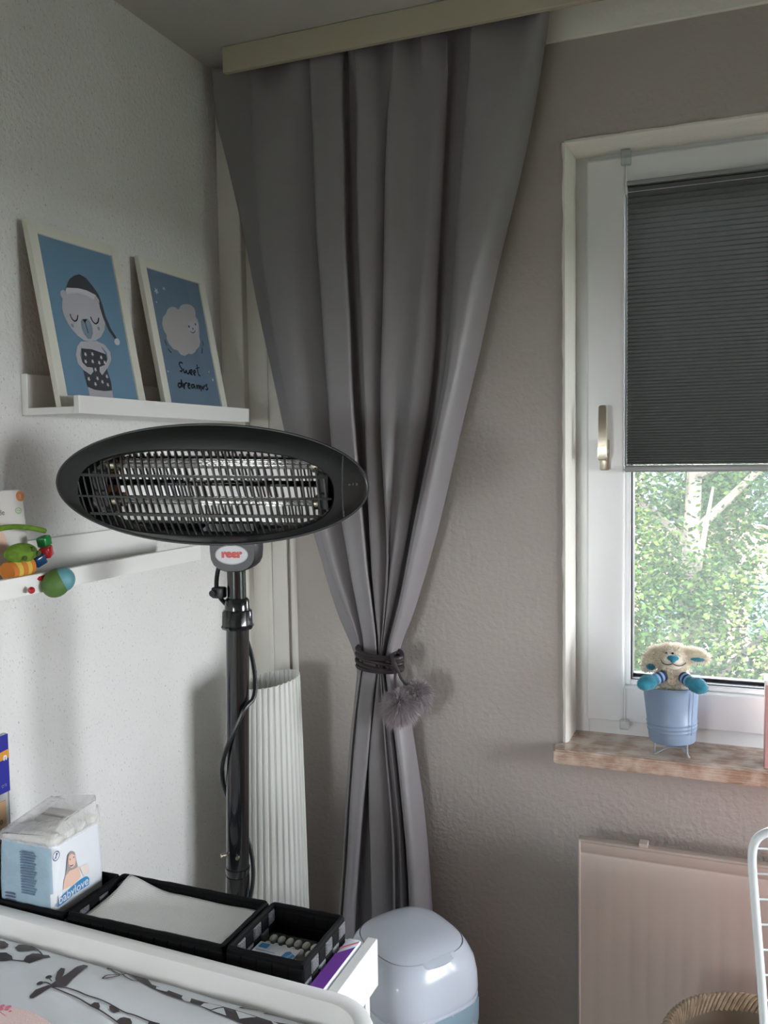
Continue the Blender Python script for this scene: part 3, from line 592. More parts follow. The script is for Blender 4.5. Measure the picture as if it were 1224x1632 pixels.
part('knot', b, M_rope, tb, smooth=True)
b = B(); tube(b, [(.468, -.133, 1.098), (.466, -.138, 1.08), (.470, -.144, 1.055)], .003, n=8, smoothpath=2); tube(b, [(.472, -.133, 1.098), (.478, -.136, 1.08), (.492, -.134, 1.066)], .003, n=8, smoothpath=2); part('cord_end', b, M_rope, tb, smooth=True)
for c_, r_, n_ in (((.481, -.150, 1.026), .032, 7000), ((.508, -.118, 1.046), .027, 4200)):
    b = B(); fur(b, sphere_samples(c_, r_*.55, n_, rnd), r_*.95, .0011, rnd, droop=.25); bmesh.ops.create_icosphere(b, subdivisions=2, radius=r_*.6, matrix=Matrix.Translation(c_)); part('pompom', b, M_pom, tb)

# ------------------------------------------------------------------ picture ledges
def ledge(name, label, y0, y1, zb, ytrim=None):
    t = thing(name, label, 'shelf', (0, (y0+y1)/2, zb), group=None)
    b = B(); box(b, .0005, .0135, y0, y1, zb, zb+.070, .001); part('back_panel', b, M_white, t)
    b = B(); box(b, .0135, .110, y0, y1, zb, zb+.012, .001); part('bottom_panel', b, M_white, t)
    b = B(); box(b, .110, .121, y0, y1, zb, zb+.030, .001); part('front_lip', b, M_white, t)
    return t
ledge('picture_ledge', 'white wall ledge holding the two framed prints', -.666, -.117, 1.623)
ledge('picture_ledge', 'lower white wall ledge behind the heater, with a toy at its end', -.872, -.322, 1.341)

# ------------------------------------------------------------------ framed prints
M_sky1 = mat('print_blue', (118, 156, 184), .35, coat=.5); M_sky2 = mat('print_greyblue', (112, 136, 160), .35, coat=.5)
M_bear = mat('print_pale_grey', (196, 196, 204), .4, coat=.4); M_hat = mat('print_dark_grey', (72, 76, 84), .4, coat=.4)
M_mid = mat('print_mid_blue_grey', (140, 160, 178), .4); M_ink = mat('print_ink', (20, 26, 38), .4); M_snow = mat('print_white', (214, 216, 224), .4); M_wool = mat('print_wool', (184, 182, 184), .4)
PM = [M_sky1, M_sky2, M_bear, M_hat, M_mid, M_ink, M_snow, M_wool]
def picture(label, y0, u0, u1, vt, seed, backing=0):
    xf = planexf((.080, y0, 1.6358), (0, 1, 0), (-.060, 0, .324))
    t = thing('framed_print', label, 'picture', (.07, y0+(u0+u1)/2, 1.6358), group=None)
    b = B(); w = .0205; D = -.011
    for a0, a1, c0, c1 in ((u0, u0+w, 0, vt), (u1-w, u1, 0, vt), (u0+w, u1-w, 0, w), (u0+w, u1-w, vt-w, vt)): box(b, a0, a1, c0, c1, D, 0, .0008)
    part('frame', b, M_frame, t, xf=xf)
    b = B(); box(b, u0+w*.5, u1-w*.5, w*.5, vt-w*.5, D+.0005, D+.0035); part('backing_board', b, M_wood, t, xf=xf)
    b = B(); box(b, u0+w, u1-w, w, vt-w, D+.004, -.004, mi=(0 if seed == 1 else 1)); pr = part('print', b, PM, t, xf=xf)
    b = B(); A = ART; z0 = -.0036
    def pz(k, mi, lay): poly(b, mm(A[k]), z0+lay*.00008, mi)
    def st(k, w_, mi, lay): stroke(b, mm(A[k]), w_, z0+lay*.00008, mi)
    if seed == 1:
        pz('legs', 2, 1); pz('chest', 2, 1); pz('earL', 2, 2); pz('earR', 2, 2); pz('head', 2, 3); pz('hat', 3, 4); pz('band', 6, 5); pz('snout', 4, 5); pz('nose', 5, 6); st('mouth', .0016, 5, 7)
        st('eyeL', .0026, 5, 6); st('eyeR', .0026, 5, 6); pz('dress', 3, 4); pz('armL', 2, 5); pz('armR', 2, 5); pz('pom', 6, 5)
        for q in mm(A['dots']): poly(b, [(q[0]+.0042*(1 if k % 2 else .45)*math.cos(k*PI/5+.3), q[1]+.0048*(1 if k % 2 else .45)*math.sin(k*PI/5+.3)) for k in range(10)], z0+.0005, 6)
        for q in mm(A['cheeks']): disc(b, q, .0035, z0+.0004, 4)
        for q in (mm(A['earL'])[5], ): pass
    else:
        pz('cloud', 7, 1); pz('face', 2, 2)
        for i, q in enumerate(mm(A['eyes2'])): disc(b, q, .0028 if i < 2 else .0022, z0+.0003, 5)
        st('mouth2', .0018, 5, 3)
        for k in ('m1', 'm2', 'm3', 'm4'): st(k, .0026, 5, 2)
        for (q, r_) in zip(mm(A['stars']), (.008, .0045, .003, .003, .0025, .0045)): poly(b, [(q[0]+r_*(1 if k % 2 else .42)*math.cos(k*PI/5+.2), q[1]+r_*(1 if k % 2 else .42)*math.sin(k*PI/5+.2)) for k in range(10)], z0+.0001, 6)
        for i in range(13): st('t%d' % i, .0036, 5, 2+i*.3)
    part('printed_motif', b, PM, pr, xf=xf)
    b = B(); box(b, u0+w-.001, u1-w+.001, w-.001, vt-w+.001, -.0026, -.0022); part('clear_cover', b, M_cover, t, xf=xf)
M_cover = bpy.data.materials.new('picture_cover'); M_cover.use_nodes = True
_n = M_cover.node_tree; _n.nodes.clear(); _o = _n.nodes.new('ShaderNodeOutputMaterial'); _t = _n.nodes.new('ShaderNodeBsdfTransparent'); _g = _n.nodes.new('ShaderNodeBsdfGlossy'); _g.inputs['Roughness'].default_value = .08
_m = _n.nodes.new('ShaderNodeMixShader'); _m.inputs[0].default_value = .045; _n.links.new(_t.outputs[0], _m.inputs[1]); _n.links.new(_g.outputs[0], _m.inputs[2]); _n.links.new(_m.outputs[0], _o.inputs[0])
picture('white framed print of a sleeping bear in a night cap', -.662, .001, .236, .320, 1)
picture('white framed print of a fluffy sheep with the words Sweet dreams', -.372, .009, .239, .318, 2)

# ------------------------------------------------------------------ radiant heater on a stand
PX, PY = .380, -.62
ht = thing('radiant_heater', 'black oval radiant heater on a tall pole stand', 'heater', (PX, PY, 0))
b = B(); lathe(b, [(.0, 0), (.17, 0), (.175, .006), (.165, .016), (.06, .028), (.03, .05), (.0, .05)], (PX-.02, PY, 0), 48); part('base_plate', b, M_blackgloss, ht, smooth=True)
PXB, PXT = .366, .383     # the pole leans a little
def pole_at(z): return (lerp(PXB-.02, PXT, z/1.28), PY, z)
b = B(); cyl(b, pole_at(.03), pole_at(.862), .0195, n=32); part('lower_pole', b, M_blackgloss, ht, smooth=True)
b = B(); cyl(b, pole_at(.862), pole_at(.875), .0185, .0205, n=32); cyl(b, pole_at(.875), pole_at(1.278), .0185, n=32); part('middle_pole', b, M_blackgloss, ht, smooth=True)
b = B(); c_ = Vector(pole_at(.90)); cyl(b, c_+Vector((-.012, -.014, 0)), c_+Vector((-.018, -.022, 0)), .0035, n=10); cyl(b, c_+Vector((.010, -.016, .0)), c_+Vector((.012, -.022, 0)), .003, n=10); part('pole_screw', b, M_chrome, ht, smooth=True)
b = B(); N = 40
def ribbed(z, r, rib): return [Vector((PXT+(r+(rib if k % 5 == 0 else 0))*math.cos(2*PI*k/N), PY+(r+(rib if k % 5 == 0 else 0))*math.sin(2*PI*k/N), z)) for k in range(N)]
loops(b, [ribbed(1.272, .019, 0), ribbed(1.272, .0235, .001), ribbed(1.276, .0255, .0015), ribbed(1.280, .024, .001), ribbed(1.300, .0235, .001), ribbed(1.303, .022, 0), ribbed(1.303, .019, 0)])
loops(b, [ribbed(1.303, .0200, 0), ribbed(1.318, .0195, 0), ribbed(1.322, .0165, 0), ribbed(1.322, .010, 0)])
part('clamp_collar', b, M_blackgloss, ht, smooth=True, angle=35)
b = B(); cyl(b, (PXT, PY, 1.31), (PXT, PY, 1.372), .0150, n=28); part('upper_pole', b, M_blackgloss, ht, smooth=True)
b = B(); box(b, PXT-.036, PXT-.016, PY-.020, PY-.002, 1.322, 1.340, .003); cyl(b, (PXT-.030, PY-.02, 1.331), (PXT-.030, PY-.026, 1.331), .0055, n=10); box(b, PXT-.034, PXT-.027, PY-.0215, PY-.018, 1.326, 1.336, .001, mi=1); part('clamp_knob', b, [M_black, M_chrome], ht, smooth=True)
# mounting bracket: a rounded U block, facing the same way as the head
AX = math.radians(14)
ux = Vector((math.cos(AX), math.sin(AX), 0)); nb = Vector((math.sin(AX), -math.cos(AX), 0))   # width direction, facing direction
XF = planexf(Vector((PXT+.002, PY, 1.40))+nb*.004, ux, (0, 0, 1))
def ushape(w, h0, h1, n=10):
    pts = [(w, h1), (-w, h1)]
    for k in range(n+1):
        a = PI+PI*k/n; cx = math.cos(a); sx = math.sin(a); pts.append((w*math.copysign(abs(cx)**.8, cx), h0+(w*.9)*math.copysign(abs(sx)**.75, sx)))
    return pts
b = B(); us = ushape(.038, 0, .045)
loops(b, [[Vector((x*s, y*s, z)) for x, y in us] for z, s in ((-.028, .9), (-.024, 1), (.016, 1), (.020, .95))], cap0=True, cap1=True)
bmesh.ops.recalc_face_normals(b, faces=b.faces); part('mounting_bracket', b, M_black, ht, smooth=True, xf=XF, angle=35); 
XF2 = XF @ Matrix.Translation((-.0, .0, .0205))
b = B(); disc(b, (-.001, -.006), .0255, .0003, 0, n=40, ry=.0145)
tt = textbm('reer', .0165, 1, 0, 0, 'CENTER', .0012); tt.transform(Matrix.Translation((-.001, -.0095, .0007)) @ Matrix.Diagonal((1.12, 1, 1, 1))); join(b, tt)
loops(b, [[Vector((-.001+.0265*s*math.cos(2*PI*k/40), -.006+.0155*s*math.sin(2*PI*k/40), z)) for k in range(40)] for s, z in ((1, -.001), (1, .0004), (.97, .0004))])
part('badge', b, [M_badge, M_red], ht, xf=XF2, label='oval white badge with red letters')
b = B(); disc(b, (.0, .021), .002, .0003, 0); disc(b, (.0, .021), .0013, .0006, 1); part('bracket_mark', b, [M_grey, M_black], ht, xf=XF2)
b = B(); cyl(b, (-.035, .028, -.02), (-.035, .028, .018), .014, n=24); part('pivot_disc', b, M_black, ht, smooth=True, xf=XF)
# oval head, tipped slightly forward
HX = Matrix.Rotation(AX, 4, 'Z')
TILT = math.radians(5)
vv = Vector((math.sin(AX)*math.sin(TILT), -math.cos(AX)*math.sin(TILT), math.cos(TILT)))  # head's up direction (top leans forward)
ROLLH = math.radians(-1.2)
uu = (ux*math.cos(ROLLH)+vv*math.sin(ROLLH)).normalized(); v3 = (vv*math.cos(ROLLH)-ux*math.sin(ROLLH)).normalized()
HXF = planexf((.3635, -.662, 1.5045), uu, v3)
HA, HB = .251, .0935
OA, OB, OC = .204, .066, (-.006, -.010)
NS = 96
def el(a, bb, w, c=(0, 0), p=2.0, dome=0):
    out = []
    for k in range(NS):
        t = 2*PI*k/NS; cx = math.cos(t); sx = math.sin(t); x = c[0]+a*math.copysign(abs(cx)**(2/p), cx); y = c[1]+bb*math.copysign(abs(sx)**(2/p), sx)
        out.append(Vector((x, y, w+dome*(1-(x/HA)**2))))
    return out
b = B()
loops(b, [el(.10, .030, -.058), el(.17, .055, -.055), el(.225, .080, -.038), el(.250, .092, -.014), el(HA, HB+.001, -.004), el(HA, HB, 0), el(HA-.003, HB-.003, .0025),
          el(HA-.006, HB-.005, .003, dome=.004), el(.235, .083, .004, (0, -.001), 2.05, .009), el(.222, .076, .004, (-.003, -.005), 2.2, .013), el(OA+.002, OB+.002, .004, OC, 2.6, .015), el(OA, OB, .001, OC, 2.6, .015), el(OA-.002, OB-.002, -.012, OC, 2.6, .014), el(OA-.004, OB-.001, -.034, OC, 2.6)], cap0=True)
hd = part('head_housing', b, M_black, ht, smooth=True, xf=HXF.copy(), angle=50)
b = B(); loops(b, [el(HA+.0015, HB+.0015, -.0025), el(HA+.0025, HB+.0025, -.001), el(HA+.0015, HB+.0015, .0006), el(HA-.001, HB-.001, .0006)]); part('rim_seam', b, M_black, hd, smooth=True, xf=HXF.copy())
# seam of the end cap
b = B()
def face_w(x, y): return .004+.009*(1-(x/HA)**2)+.0022
tube(b, [(lerp(.212, .221, ((t_-.5)*2)**2*.2), y_, face_w(.215, y_)-.001) for t_, y_ in ((i/10, lerp(.048, -.046, i/10)) for i in range(11))], .0013, n=6); part('end_cap_seam', b, M_black, hd, xf=HXF.copy())
b = B(); addtext(b, 'o  I  II', .006, (.222, .003), 0, z=.0105, extr=.0002); part('switch_marks', b, M_grey, hd, xf=HXF.copy())
# reflector trough, end blocks, quartz tubes
b = B()
prof = [(.056, -.012), (.050, -.030), (.024, -.034), (.004, -.035), (-.001, -.028), (-.006, -.035), (-.030, -.036), (-.062, -.031), (-.070, -.012)]
R = [[b.verts.new((x, v, w)) for v, w in prof] for x in (-.180, .172)]
for k in range(len(prof)-1): b.faces.new((R[0][k], R[0][k+1], R[1][k+1], R[1][k]))
part('reflector', b, M_mirror, hd, xf=HXF.copy())
for xa, xb in ((-.198, -.172), (.170, .186)): b = B(); box(b, xa, xb, -.048, .030, -.046, -.012); part('reflector_support', b, M_blackgloss, hd, xf=HXF.copy())
for v in (.028, -.030):
    b = B(); cyl(b, (-.178, v, -.022), (.174, v, -.022), .0045, n=16); q = part('heating_tube', b, M_quartz, hd, smooth=True, xf=HXF.copy())
    for xa, xb in ((-.186, -.160), (.160, .176)): b = B(); cyl(b, (xa, v, -.022), (xb, v, -.022), .0095, n=16); part('tube_end', b, M_chrome, hd, smooth=True, xf=HXF.copy())
# guard grille, moulded: slanting slats and crossbars over a bulged opening
def gw(x, v):
    q = max(0, 1-((x-OC[0])/OA)**2*.8-((v-OC[1])/OB)**2*.75); return .012+.013*math.sqrt(q)+.004*(1-(x/HA)**2)
def inside(x, v, m=0): return (abs((x-OC[0])/(OA-m))**2.6+abs((v-OC[1])/(OB-m))**2.6) < 1
b = B(); nb_ = 37
for i in range(nb_):
    f = (i+.5)/nb_; x0 = lerp(OC[0]-OA-.004, OC[0]+OA+.006, f); seq = []
    for j in range(33):
        v = OC[1]+OB-.001-j*(2*OB-.002)/32; tv = j/32
        x = x0-.006+.018*tv+.010*(f-.5)*-(tv-.5)*2*0; x = x + .012*(tv**2)*(1 if f < .6 else lerp(1, -.6, (f-.6)/.4))
        if inside(x, v): seq.append((x, v))
    if len(seq) < 3: continue
    ww = .00115; L_ = []
    for (x, v) in seq:
        w = gw(x, v); L_.append([b.verts.new((x-ww, v, w)), b.verts.new((x+ww, v, w)), b.verts.new((x+ww, v, w-.005)), b.verts.new((x-ww, v, w-.005))])
    for a in range(len(L_)-1):
        for k in range(4): b.faces.new((L_[a][k], L_[a+1][k], L_[a+1][(k+1) % 4], L_[a][(k+1) % 4]))
for vf, hw_ in ((.40, .0020), (-.10, .0015), (-.52, .0020)):
    seq = []
    for j in range(61):
        x = OC[0]-OA+.001+j*(2*OA-.002)/60; v = OC[1]+OB*vf-.004*(1-((x-OC[0])/OA)**2)*0
        if inside(x, v): seq.append((x, v))
    L_ = []
    for (x, v) in seq:
        w = gw(x, v)+.0003; L_.append([b.verts.new((x, v-hw_, w)), b.verts.new((x, v+hw_, w)), b.verts.new((x, v+hw_, w-.005)), b.verts.new((x, v-hw_, w-.005))])
    for a in range(len(L_)-1):
        for k in range(4): b.faces.new((L_[a][k], L_[a+1][k], L_[a+1][(k+1) % 4], L_[a][(k+1) % 4]))
bmesh.ops.recalc_face_normals(b, faces=b.faces); part('guard_grille', b, M_black, hd, xf=HXF.copy())
b = B()
P = [(PXT-.030, PY+.004, 1.385), (PXT-.036, PY-.004, 1.35), (PXT-.026, PY-.016, 1.325), (PXT-.018, PY+.028, 1.29), (PXT+.010, PY+.030, 1.22), (PXT+.026, PY+.010, 1.16)]
for k in range(1, 40):
    z = 1.16-k*.0115; ph = k/39*2*PI*1.30; x, y, _ = pole_at(z); P.append((x+.0255*math.cos(-.35-ph), y-.0255*abs(math.sin(-.35-ph))*(1 if math.sin(ph+.35) > 0 else -1), z))
P.append((PXB-.03, PY+.03, .5)); P.append((PXB-.05, PY+.05, .1)); P.append((PXB-.05, PY+.06, .02)); P.append((.20, -.25, .008))
tube(b, P, .0037, n=8, smoothpath=2); part('power_cable', b, M_black, ht, smooth=True)

# ------------------------------------------------------------------ pleated floor lamp in the corner
lp = thing('floor_lamp', 'tall tapering white pleated floor lamp in the corner behind the heater', 'lamp', (.170, -.165, 0))
b = B(); NP = 34; rings = []
LZ = [(1.062, .0), (.9, .0), (.7, 0), (.5, 0), (.3, 0), (.06, 0)]
for i in range(25):
    z = lerp(1.062, .05, i/24); t_ = (1.062-z)/1.0; r = .0610+.022*t_**.8; cx = .186-.008*t_; cy = -.165; ring = []
    for k in range(NP*6):
        a = 2*PI*k/(NP*6); ph = (k % 6)/6; ww = 1.0+.25*mnoise.noise(Vector((k//6, 0, 3)))
        d = (.0022 if ph < .5 else -.0015)*ww; da = .012 if ph < .5 else 0
        ring.append(Vector((cx+(r+d)*math.cos(a+da), cy+(r+d)*math.sin(a+da), z+.003*math.sin(a+2)-.010*math.cos(a+2.2)*(1 if i == 0 else 0))))
    rings.append(ring)
loops(b, rings); sh = part('pleated_shade', b, M_lamp, lp, smooth=False); so = sh.modifiers.new('shade thickness', 'SOLIDIFY'); so.thickness = .001
b = B(); cyl(b, (.182, -.165, .02), (.184, -.165, .70), .008, n=12); lathe(b, [(0, 0), (.085, 0), (.085, .012), (.01, .02), (0, .02)], (.182, -.165, 0), 32); part('lamp_base', b, M_white, lp, smooth=True)
b = B(); lathe(b, [(.0, .70), (.016, .70), (.018, .75), (.03, .79), (.03, .82), (.015, .845), (0, .85)], (.184, -.165, 0), 20); part('bulb', b, M_white, lp, smooth=True)

# ------------------------------------------------------------------ changing table
TZ = .8735
ct = thing('changing_table', 'white changing table board with a rounded raised rim', 'table', (.36, -1.22, 0))
def rr(x0, x1, y0, y1, r, n=8):
    out = []
    for cx, cy, a0 in ((x1-r, y1-r, 0), (x0+r, y1-r, PI/2), (x0+r, y0+r, PI), (x1-r, y0+r, 1.5*PI)):
        for k in range(n+1): a = a0+PI/2*k/n; out.append((cx+r*math.cos(a), cy+r*math.sin(a)))
    return out
SK = Matrix(((1, 0, 0, 0), (-.040, 1, 0, 0), (0, 0, 1, 0), (0, 0, 0, 1)))   # the table stands slightly askew
def sk(p, z): v = SK @ Vector((p[0], p[1]+.848, 0)); return Vector((v.x, v.y-.8435, z))
b = B(); X0, X1, Y0, Y1 = .006, .742, -1.62, -.848
rings = []
for ins, z, r in ((.0, .79, .075), (.0, TZ-.005, .075), (.0015, TZ-.001, .074), (.004, TZ, .072), (.0195, TZ, .058), (.0225, TZ-.002, .055), (.024, TZ-.010, .053), (.0245, .80, .052)):
    rings.append([sk(p, z) for p in rr(X0+ins, X1-ins, Y0+ins, Y1-ins, r)])
loops(b, rings); part('raised_rim', b, M_white, ct, smooth=True)
b = B(); f = [sk(p, .80) for p in rr(X0+.027, X1-.027, Y0+.027, Y1-.027, .05)]; loops(b, [[p-Vector((0, 0, .015)) for p in f], f], cap0=True, cap1=True); part('board', b, M_white, ct)
for lx, ly in ((.05, -1.56), (.66, -1.58), (.05, -.90), (.66, -.93)):
    b = B(); box(b, lx-.02, lx+.02, ly-.02, ly+.02, 0, .79, .003); part('leg', b, M_white, ct)
b = B(); box(b, .05, .67, -1.57, -.89, .30, .318, .002); part('lower_shelf', b, M_white, ct)
# shelf tray behind it
tr = thing('storage_tray', 'open white storage tray behind the changing table holding the black baskets', 'tray', (.32, -.78, .78))
b = B(); box(b, .004, .636, -.851, -.701, .802, .816, .001); part('bottom_panel', b, M_white, tr)
b = B(); box(b, .637, .652, -.851, -.701, .78, .850, .001); part('end_panel', b, M_white, tr)
b = B(); box(b, .004, .636, -.714, -.701, .816, .840, .001); part('back_panel', b, M_white, tr)
b = B(); box(b, .004, .636, -.851, -.701, .30, .315, .001); part('lower_panel', b, M_white, tr)
for lx in (.012, .63):
    for ly in (-.842, -.708): b = B(); box(b, lx-.008, lx+.008, ly-.008, ly+.008, 0, .802, .001); part('leg', b, M_white, tr)
# changing mat cover, giraffe pattern printed on it
mc = thing('changing_mat', 'white changing mat cover printed with dark brown giraffes', 'changing mat', (.36, -1.22, .80))
b = B(); nx, ny = 90, 80; H = []
def mat_h(x, y):
    e = min(min(x-.034, .717-x), min(y+1.59, -.8745-y)); edge = max(0, min(1, e/.03))
    w = .0022*math.sin((x*.9+y*1.1)*70+3*mnoise.noise(Vector((x*6, y*6, 0))))*max(0, mnoise.noise(Vector((x*5, y*5, 3)))+.35)
    return .838+.010*math.sqrt(edge)+w*edge+.003*mnoise.noise(Vector((x*9, y*9, 9)))
for i in range(nx+1):
    H.append([])
    for j in range(ny+1):
        x = lerp(.0325, .7165, i/nx); y = lerp(-1.588, -.875, j/ny); p = sk((x, y), mat_h(x, y))
        H[-1].append(b.verts.new(p))
for i in range(nx):
    for j in range(ny): b.faces.new((H[i][j], H[i+1][j], H[i+1][j+1], H[i][j+1]))
bd = [H[i][0] for i in range(nx+1)]+[H[nx][j] for j in range(1, ny+1)]+[H[i][ny] for i in range(nx-1, -1, -1)]+[H[0][j] for j in range(ny-1, 0, -1)]
lo = [b.verts.new((v.co.x, v.co.y, .8005)) for v in bd]
for k in range(len(bd)): b.faces.new((bd[k], bd[(k+1) % len(bd)], lo[(k+1) % len(bd)], lo[k]))
b.faces.new(lo)
bmesh.ops.recalc_face_normals(b, faces=b.faces); mo = part('mat_cover', b, M_mat, mc, smooth=True, angle=70)
A = ART
def gp(k, mi=0, lay=0): poly(b, mm(A[k]), lay*.0002, mi)
def gs(k, w_=.0022, mi=0, lay=0): stroke(b, mm(A[k]), w_, lay*.0002, mi)
inv = SK.inverted()
def lay_on_mat(name, ox=0, oy=0):
    bmesh.ops.triangulate(b, faces=b.faces[:]); bmesh.ops.subdivide_edges(b, edges=[e for e in b.edges if e.calc_length() > .012], cuts=2)
    bmesh.ops.triangulate(b, faces=b.faces[:])
    for v in b.verts:
        q = inv @ Vector((v.co.x+ox+.008, v.co.y-1.2+oy-.008+.8435, 0)); qx = max(.038, min(.712, q.x)); qy = min(-.8785, q.y-.848); c9 = sk((qx, qy), 0); v.co = Vector((c9.x, c9.y, mat_h(qx, qy)+.0009+v.co.z))
    part(name, b, [M_giraffe, M_mat], mo)
b = B()
for k in ('b1', 'b2', 'b3', 'b4', 'b5', 'b6'): gp(k)
for k in ('g_out1', 'g_out2'): gs(k, lay=1)
lay_on_mat('printed_giraffe')
for ox, oy in ((0, 0), (.12, -.30), (-.10, -.42)):
    b = B()
    for k in ('s1', 's2', 's3', 'p1', 'p2', 'p3', 'p4'): gp(k)
    for k in ('n1', 'n2', 'h1', 'h2'): gs(k, lay=1)
    for q in mm(A['horn'])[1:]: disc(b, q, .0042, .0002)
    lay_on_mat('printed_giraffe', ox, oy)
for ox, oy in ((0, 0), (-.02, -.36)):
    b = B(); gp('n3')
    for k in ('w1', 'w2', 'w3', 'w4', 'w5', 'w6'): gp(k, 1, 2)
    for k in ('e3', 'hd3', 'hd3b', 'hn1', 'hn2', 'hn3'): gs(k, lay=1)
    disc(b, mm(A['eye3'])[0], .003, .0002); disc(b, mm(A['horn'])[0], .0042, .0002)
    lay_on_mat('printed_giraffe', ox, oy)
for k in ('l1', 'l2'): b = B(); gs(k, lay=1); lay_on_mat('printed_leaf')
# pink towel lying on the mat
tw = thing('towel', 'pale pink towel with rose print on the changing mat', 'towel', (.27, -1.10, .845))
b = B(); tp = [(.150, -1.005), (.232, -1.017), (.252, -1.011), (.282, -1.008), (.312, -1.0074), (.36, -1.02), (.42, -1.06), (.44, -1.2), (.30, -1.28), (.12, -1.26), (.10, -1.1)]
loops(b, [[Vector((x, y-.008, .8505+d)) for x, y in tp] for d in (0, .004)], cap0=True, cap1=True); bmesh.ops.recalc_face_normals(b, faces=b.faces)
part('towel_cloth', b, M_pink, tw)
b = B()
for i in range(14):
    a = rnd.uniform(0, 2*PI); disc(b, (.268+rnd.gauss(0, .010), -1.022+rnd.gauss(0, .004)), rnd.uniform(.0015, .004), .8547+i*.00004, 0, n=7)
stroke(b, [(.215, -1.035), (.235, -1.028), (.258, -1.026), (.285, -1.034)], .0012, .8546); part('rose_print', b, M_pinkprint, tw)

# ------------------------------------------------------------------ woven baskets
def basket(label, x0, x1, y0, y1, z0, z1, sw=.022):
    t = thing('woven_basket', label, 'basket', ((x0+x1)/2, (y0+y1)/2, z0), group=None)
    th = .005; b = B()
    box(b, x0, x1, y0, y1, z0, z0+.004); box(b, x0+.001, x0+th, y0+.001, y1-.001, z0, z1-.002); box(b, x1-th, x1-.001, y0+.001, y1-.001, z0, z1-.002); box(b, x0+.001, x1-.001, y0+.001, y0+th, z0, z1-.002); box(b, x0+.001, x1-.001, y1-th, y1-.001, z0, z1-.002)
    part('inner_box', b, M_basket_b, t)
    nz = max(2, round((z1-z0-.006)/sw)); hz = (z1-z0-.006)/nz
    gray = B(); blk = B()
    def side(o, u, L, n_, outward):
        k = max(2, round(L/sw)); w = L/k
        for i in range(k):
            for j in range(nz):
                g = (i+j) % 2 if abs(u[1]) > .5 and outward else 0; bm_ = gray if g else blk; d = .0016 if g else .0009
                a = Vector(o)+Vector(u)*(i*w+.0006)+Vector((0, 0, j*hz+.0006)); e = Vector(u)*(w-.0012); h_ = Vector((0, 0, hz-.0012)); nn = Vector(n_)*d; e2 = e*.12; 
                base = [a, a+e, a+e+h_, a+h_]; m_ = .0022; top = [a+Vector(u)*m_+Vector((0, 0, m_))+nn, a+e-Vector(u)*m_+Vector((0, 0, m_))+nn, a+e-Vector(u)*m_+h_-Vector((0, 0, m_))+nn, a+Vector(u)*m_+h_-Vector((0, 0, m_))+nn]
                V0 = [bm_.verts.new(p) for p in base]; V1 = [bm_.verts.new(p) for p in top]
                bm_.faces.new(V1)
                for q in range(4): bm_.faces.new((V0[q], V0[(q+1) % 4], V1[(q+1) % 4], V1[q]))
    for sgn in (0, 1):
        side((x0, y0+.0003 if not sgn else y0+th+.0002, z0), (1, 0, 0), x1-x0, (0, -1 if not sgn else 1, 0), 1)
        side((x0, y1-.0003 if not sgn else y1-th-.0002, z0), (1, 0, 0), x1-x0, (0, 1 if not sgn else -1, 0), 1)
        side((x0+.0003 if not sgn else x0+th+.0002, y0, z0), (0, 1, 0), y1-y0, (-1 if not sgn else 1, 0, 0), 1)
        side((x1-.0003 if not sgn else x1-th-.0002, y0, z0), (0, 1, 0), y1-y0, (1 if not sgn else -1, 0, 0), not sgn)
    for bm_ in (gray, blk): bmesh.ops.recalc_face_normals(bm_, faces=bm_.faces)
    part('black_straps', blk, M_basket_b, t, kind='stuff'); part('grey_straps', gray, M_basket_g, t, kind='stuff')
    b = B(); q = .003
    pts = rr(x0+q, x1-q, y0+q, y1-q, .004, 3); P3 = []
    n = len(pts)
    for i in range(n):
        a = Vector((*pts[i], 0)); c2 = Vector((*pts[(i+1) % n], 0)); k = max(1, int((c2-a).length/.006))
        for j in range(k): p = a.lerp(c2, j/k); P3.append((p.x, p.y, z1-.001+.0009*mnoise.noise(Vector((p.x*60, p.y*60, z0)))))
    tube(b, P3, .0034, n=6, closed=True); part('bound_rim', b, M_basket_b, t, smooth=True)
    return t
BZ = .8165
basket('black woven basket holding the packet of nappies', .018, .212, -.846, -.7145, BZ, .877)
basket('long black woven basket holding folded white muslin cloths', .2165, .483, -.846, -.7145, BZ, .881)
basket('small square black woven basket holding a box of cotton buds', .488, .607, -.846, -.7145, BZ, .882)
# purple packet squeezed beside the small basket
t = thing('wipes_packet', 'purple and white packet standing between the small basket and tray end', 'packet', (.6225, -.778, .817))
b = B(); box(b, .612, .634, -.846, -.716, .817, .853, .004); part('packet_wrap', b, M_packside, t, smooth=True)
b = B()
for pts in ([(.613, -.845), (.633, -.845), (.633, -.737), (.613, -.762)],): poly(b, pts, .8534)
part('purple_band', b, M_purple, t)
b = B(); poly(b, [(.613, -.744), (.633, -.722), (.633, -.727), (.613, -.751)], .8534); part('thin_band', b, M_pinkprint, t)
